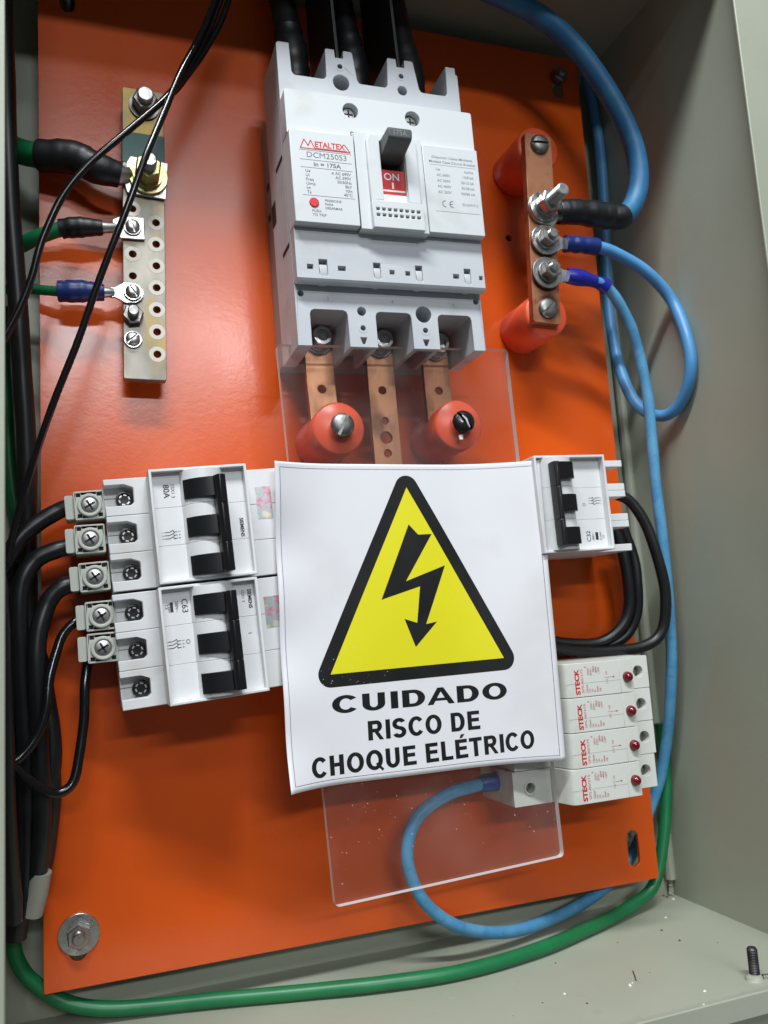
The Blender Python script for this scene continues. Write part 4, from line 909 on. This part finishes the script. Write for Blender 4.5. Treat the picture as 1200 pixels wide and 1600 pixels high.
def arcring(cx, cy, rx, ry, a0, a1, t, tx=None, n=22):
    tx = tx or t; q_ = []
    for i in range(n):
        u0, u1 = (math.radians(a0+(a1-a0)*k_/n) for k_ in (i, i+1))
        q_.append([(cx+rx*math.cos(u0), cy+ry*math.sin(u0)), (cx+rx*math.cos(u1), cy+ry*math.sin(u1)), (cx+(rx-tx)*math.cos(u1), cy+(ry-t)*math.sin(u1)), (cx+(rx-tx)*math.cos(u0), cy+(ry-t)*math.sin(u0))])
    return q_
def letter(ch):
    t = TB; h = 0.195; A_ = arcring
    if ch == 'I': return [rect(0.10, 0.10+t, 0, 1)], 0.41
    if ch == 'L': return [rect(0.10, 0.10+t, 0, 1), rect(0.10+t, 0.80, 0, h)], 0.86
    if ch == 'T': return [rect(0.03, 0.83, 1-h, 1), rect(0.43-t/2, 0.43+t/2, 0, 1-h)], 0.86
    if ch in 'EÉ':
        q_ = [rect(0.10, 0.10+t, 0, 1), rect(0.10+t, 0.86, 0, h), rect(0.10+t, 0.80, 0.43, 0.43+h), rect(0.10+t, 0.84, 1-h, 1)]
        if ch == 'É': q_.append([(0.40, 1.06), (0.56, 1.06), (0.74, 1.26), (0.50, 1.26)])
        return q_, 0.93
    if ch == 'H': return [rect(0.10, 0.10+t, 0, 1), rect(0.90-t, 0.90, 0, 1), rect(0.10+t, 0.90-t, 0.42, 0.42+h)], 1.0
    if ch == 'U': return [rect(0.10, 0.10+t, 0.38, 1), rect(0.90-t, 0.90, 0.38, 1)] + A_(0.5, 0.38, 0.40, 0.395, 180, 360, h, t), 1.0
    if ch == 'O': return A_(0.54, 0.5, 0.48, 0.515, 0, 360, h, t, 36), 1.08
    if ch == 'Q': return A_(0.54, 0.5, 0.48, 0.515, 0, 360, h, t, 36) + [[(0.60, 0.30), (0.70, 0.36), (1.06, 0.0), (0.96, -0.10)]], 1.09
    if ch == 'C': return A_(0.53, 0.5, 0.47, 0.515, 38, 322, h, t, 30), 1.0
    if ch == 'D': return [rect(0.10, 0.10+t, 0, 1), rect(0.10+t, 0.50, 0, h), rect(0.10+t, 0.50, 1-h, 1)] + A_(0.50, 0.5, 0.43, 0.5, -90, 90, h, t), 1.0
    if ch == 'A': return [[(0.0, 0), (0.22, 0), (0.60, 1), (0.395, 1)], [(0.785, 0), (1.01, 0), (0.615, 1), (0.40, 1), (0.50, 0.78)], [(0.28, 0.22), (0.72, 0.22), (0.665, 0.38), (0.34, 0.38)]], 1.0
    if ch == 'R': return [rect(0.10, 0.10+t, 0, 1), rect(0.10+t, 0.60, 1-h, 1), rect(0.10+t, 0.60, 0.40, 0.40+h*0.95)] + A_(0.60, 0.70, 0.30, 0.30, -90, 90, h, t) + [[(0.46, 0.40), (0.68, 0.42), (0.98, 0.0), (0.74, 0.0)]], 1.0
    if ch == 'S': return A_(0.465, 0.7175, 0.39, 0.2975, 22, 270, h, t) + A_(0.465, 0.2875, 0.40, 0.3025, 90, -158, h, t), 0.93
    return [], 0.40
for s_, a, b, capx in (('CUIDADO', (517, 1116), (797, 1091), 8.5), ('RISCO DE', (574, 1158), (754, 1139), 9.5), ('CHOQUE ELÉTRICO', (485, 1217), (842, 1169), 9.5)):
    A, B = Vector(spt(*a)), Vector(spt(*b)); d = B-A; L_ = d.length; d.normalize(); n_ = Vector((-d[1], d[0]))
    tot = sum(letter(ch)[1] for ch in s_); kx = L_/tot; pen = 0.0
    for ch in s_:
        q_, adv = letter(ch)
        if q_:
            mb = MB()
            for pg in q_: flat(mb, [tuple(A+d*((pen+x_)*kx)+n_*(y_*capx)) for x_, y_ in pg], 0)
            sheet(mb, 'letter', 'signblack', 0.06, 6.0)
        pen += adv
mb = MB(); random.seed(5)
for i in range(60):
    c_ = random.choice([spt(520, 1065), spt(560, 1055), spt(600, 1050), spt(540, 1200), spt(520, 1110), spt(540, 1045)]); x, y = c_[0]+random.gauss(0, 6), c_[1]+random.gauss(0, 4)
    fleck(mb, x, y, 0, random.choice((0.12, 0.16, 0.2, 0.28)))
mb.map(lambda x, y, z: (x, y, curl(x, y)+z+0.17)); o = mb.build('paper_specks', 'dust', sign, smooth=False); o['kind'] = 'stuff'

# ================================================================== debris on the cabinet floor
mb = MB(); mb2 = MB(); random.seed(3)
def onfloor(px, py):
    d = at(px, py, 0)-CAM; return CAM+d*((VB-CAM[1])/d[1])
def grain(mb, p, r):
    n_ = 6; vs = [(p[0], p[1]+r*0.9, p[2])]+[(p[0]+r*random.uniform(0.6, 1.2)*math.cos(6.283*i/n_), p[1]+0.03, p[2]+r*random.uniform(0.6, 1.2)*math.sin(6.283*i/n_)) for i in range(n_)]
    mb.add(vs, [(0, i+1, (i+1) % n_+1) for i in range(n_)])
for px, py, r in ((984, 1540, 1.3), (1040, 1434, 0.9), (1052, 1405, 1.1), (1046, 1398, 0.8), (882, 1553, 0.8), (1101, 1549, 0.9), (1100, 1570, 0.7), (988, 1536, 0.6), (1036, 1350, 0.7)): grain(mb, onfloor(px, py), r)
for px, py, r in ((1062, 1470, 1.0), (1034, 1454, 0.9), (853, 1475, 0.9), (868, 1505, 0.7), (917, 1568, 0.7), (1121, 1473, 0.5), (848, 1567, 0.5), (1037, 1400, 1.1), (1042, 1402, 1.2), (965, 1473, 0.5), (1015, 1520, 0.4)): grain(mb2, onfloor(px, py), r)
for i in range(14):
    x = random.uniform(60, 360); z = random.uniform(-10, 112); grain(mb if i % 3 == 0 else mb2, (x, VB, z), random.uniform(0.12, 0.35))
a, b, c_ = onfloor(989, 1518), onfloor(992, 1526), onfloor(994, 1533)
mb2.tube([(p_[0], p_[1]+0.35, p_[2]) for p_ in (a, b, c_)], 0.3, 6)
o = mb.build('pale_debris', 'dust', smooth=False); tag(o, 'pale crumbs and paint flakes scattered on the cabinet floor', 'debris', kind='stuff')
o = mb2.build('dark_debris', 'crumb', smooth=False); tag(o, 'dark brown crumbs and a bent hair of wire on the cabinet floor', 'debris', kind='stuff')
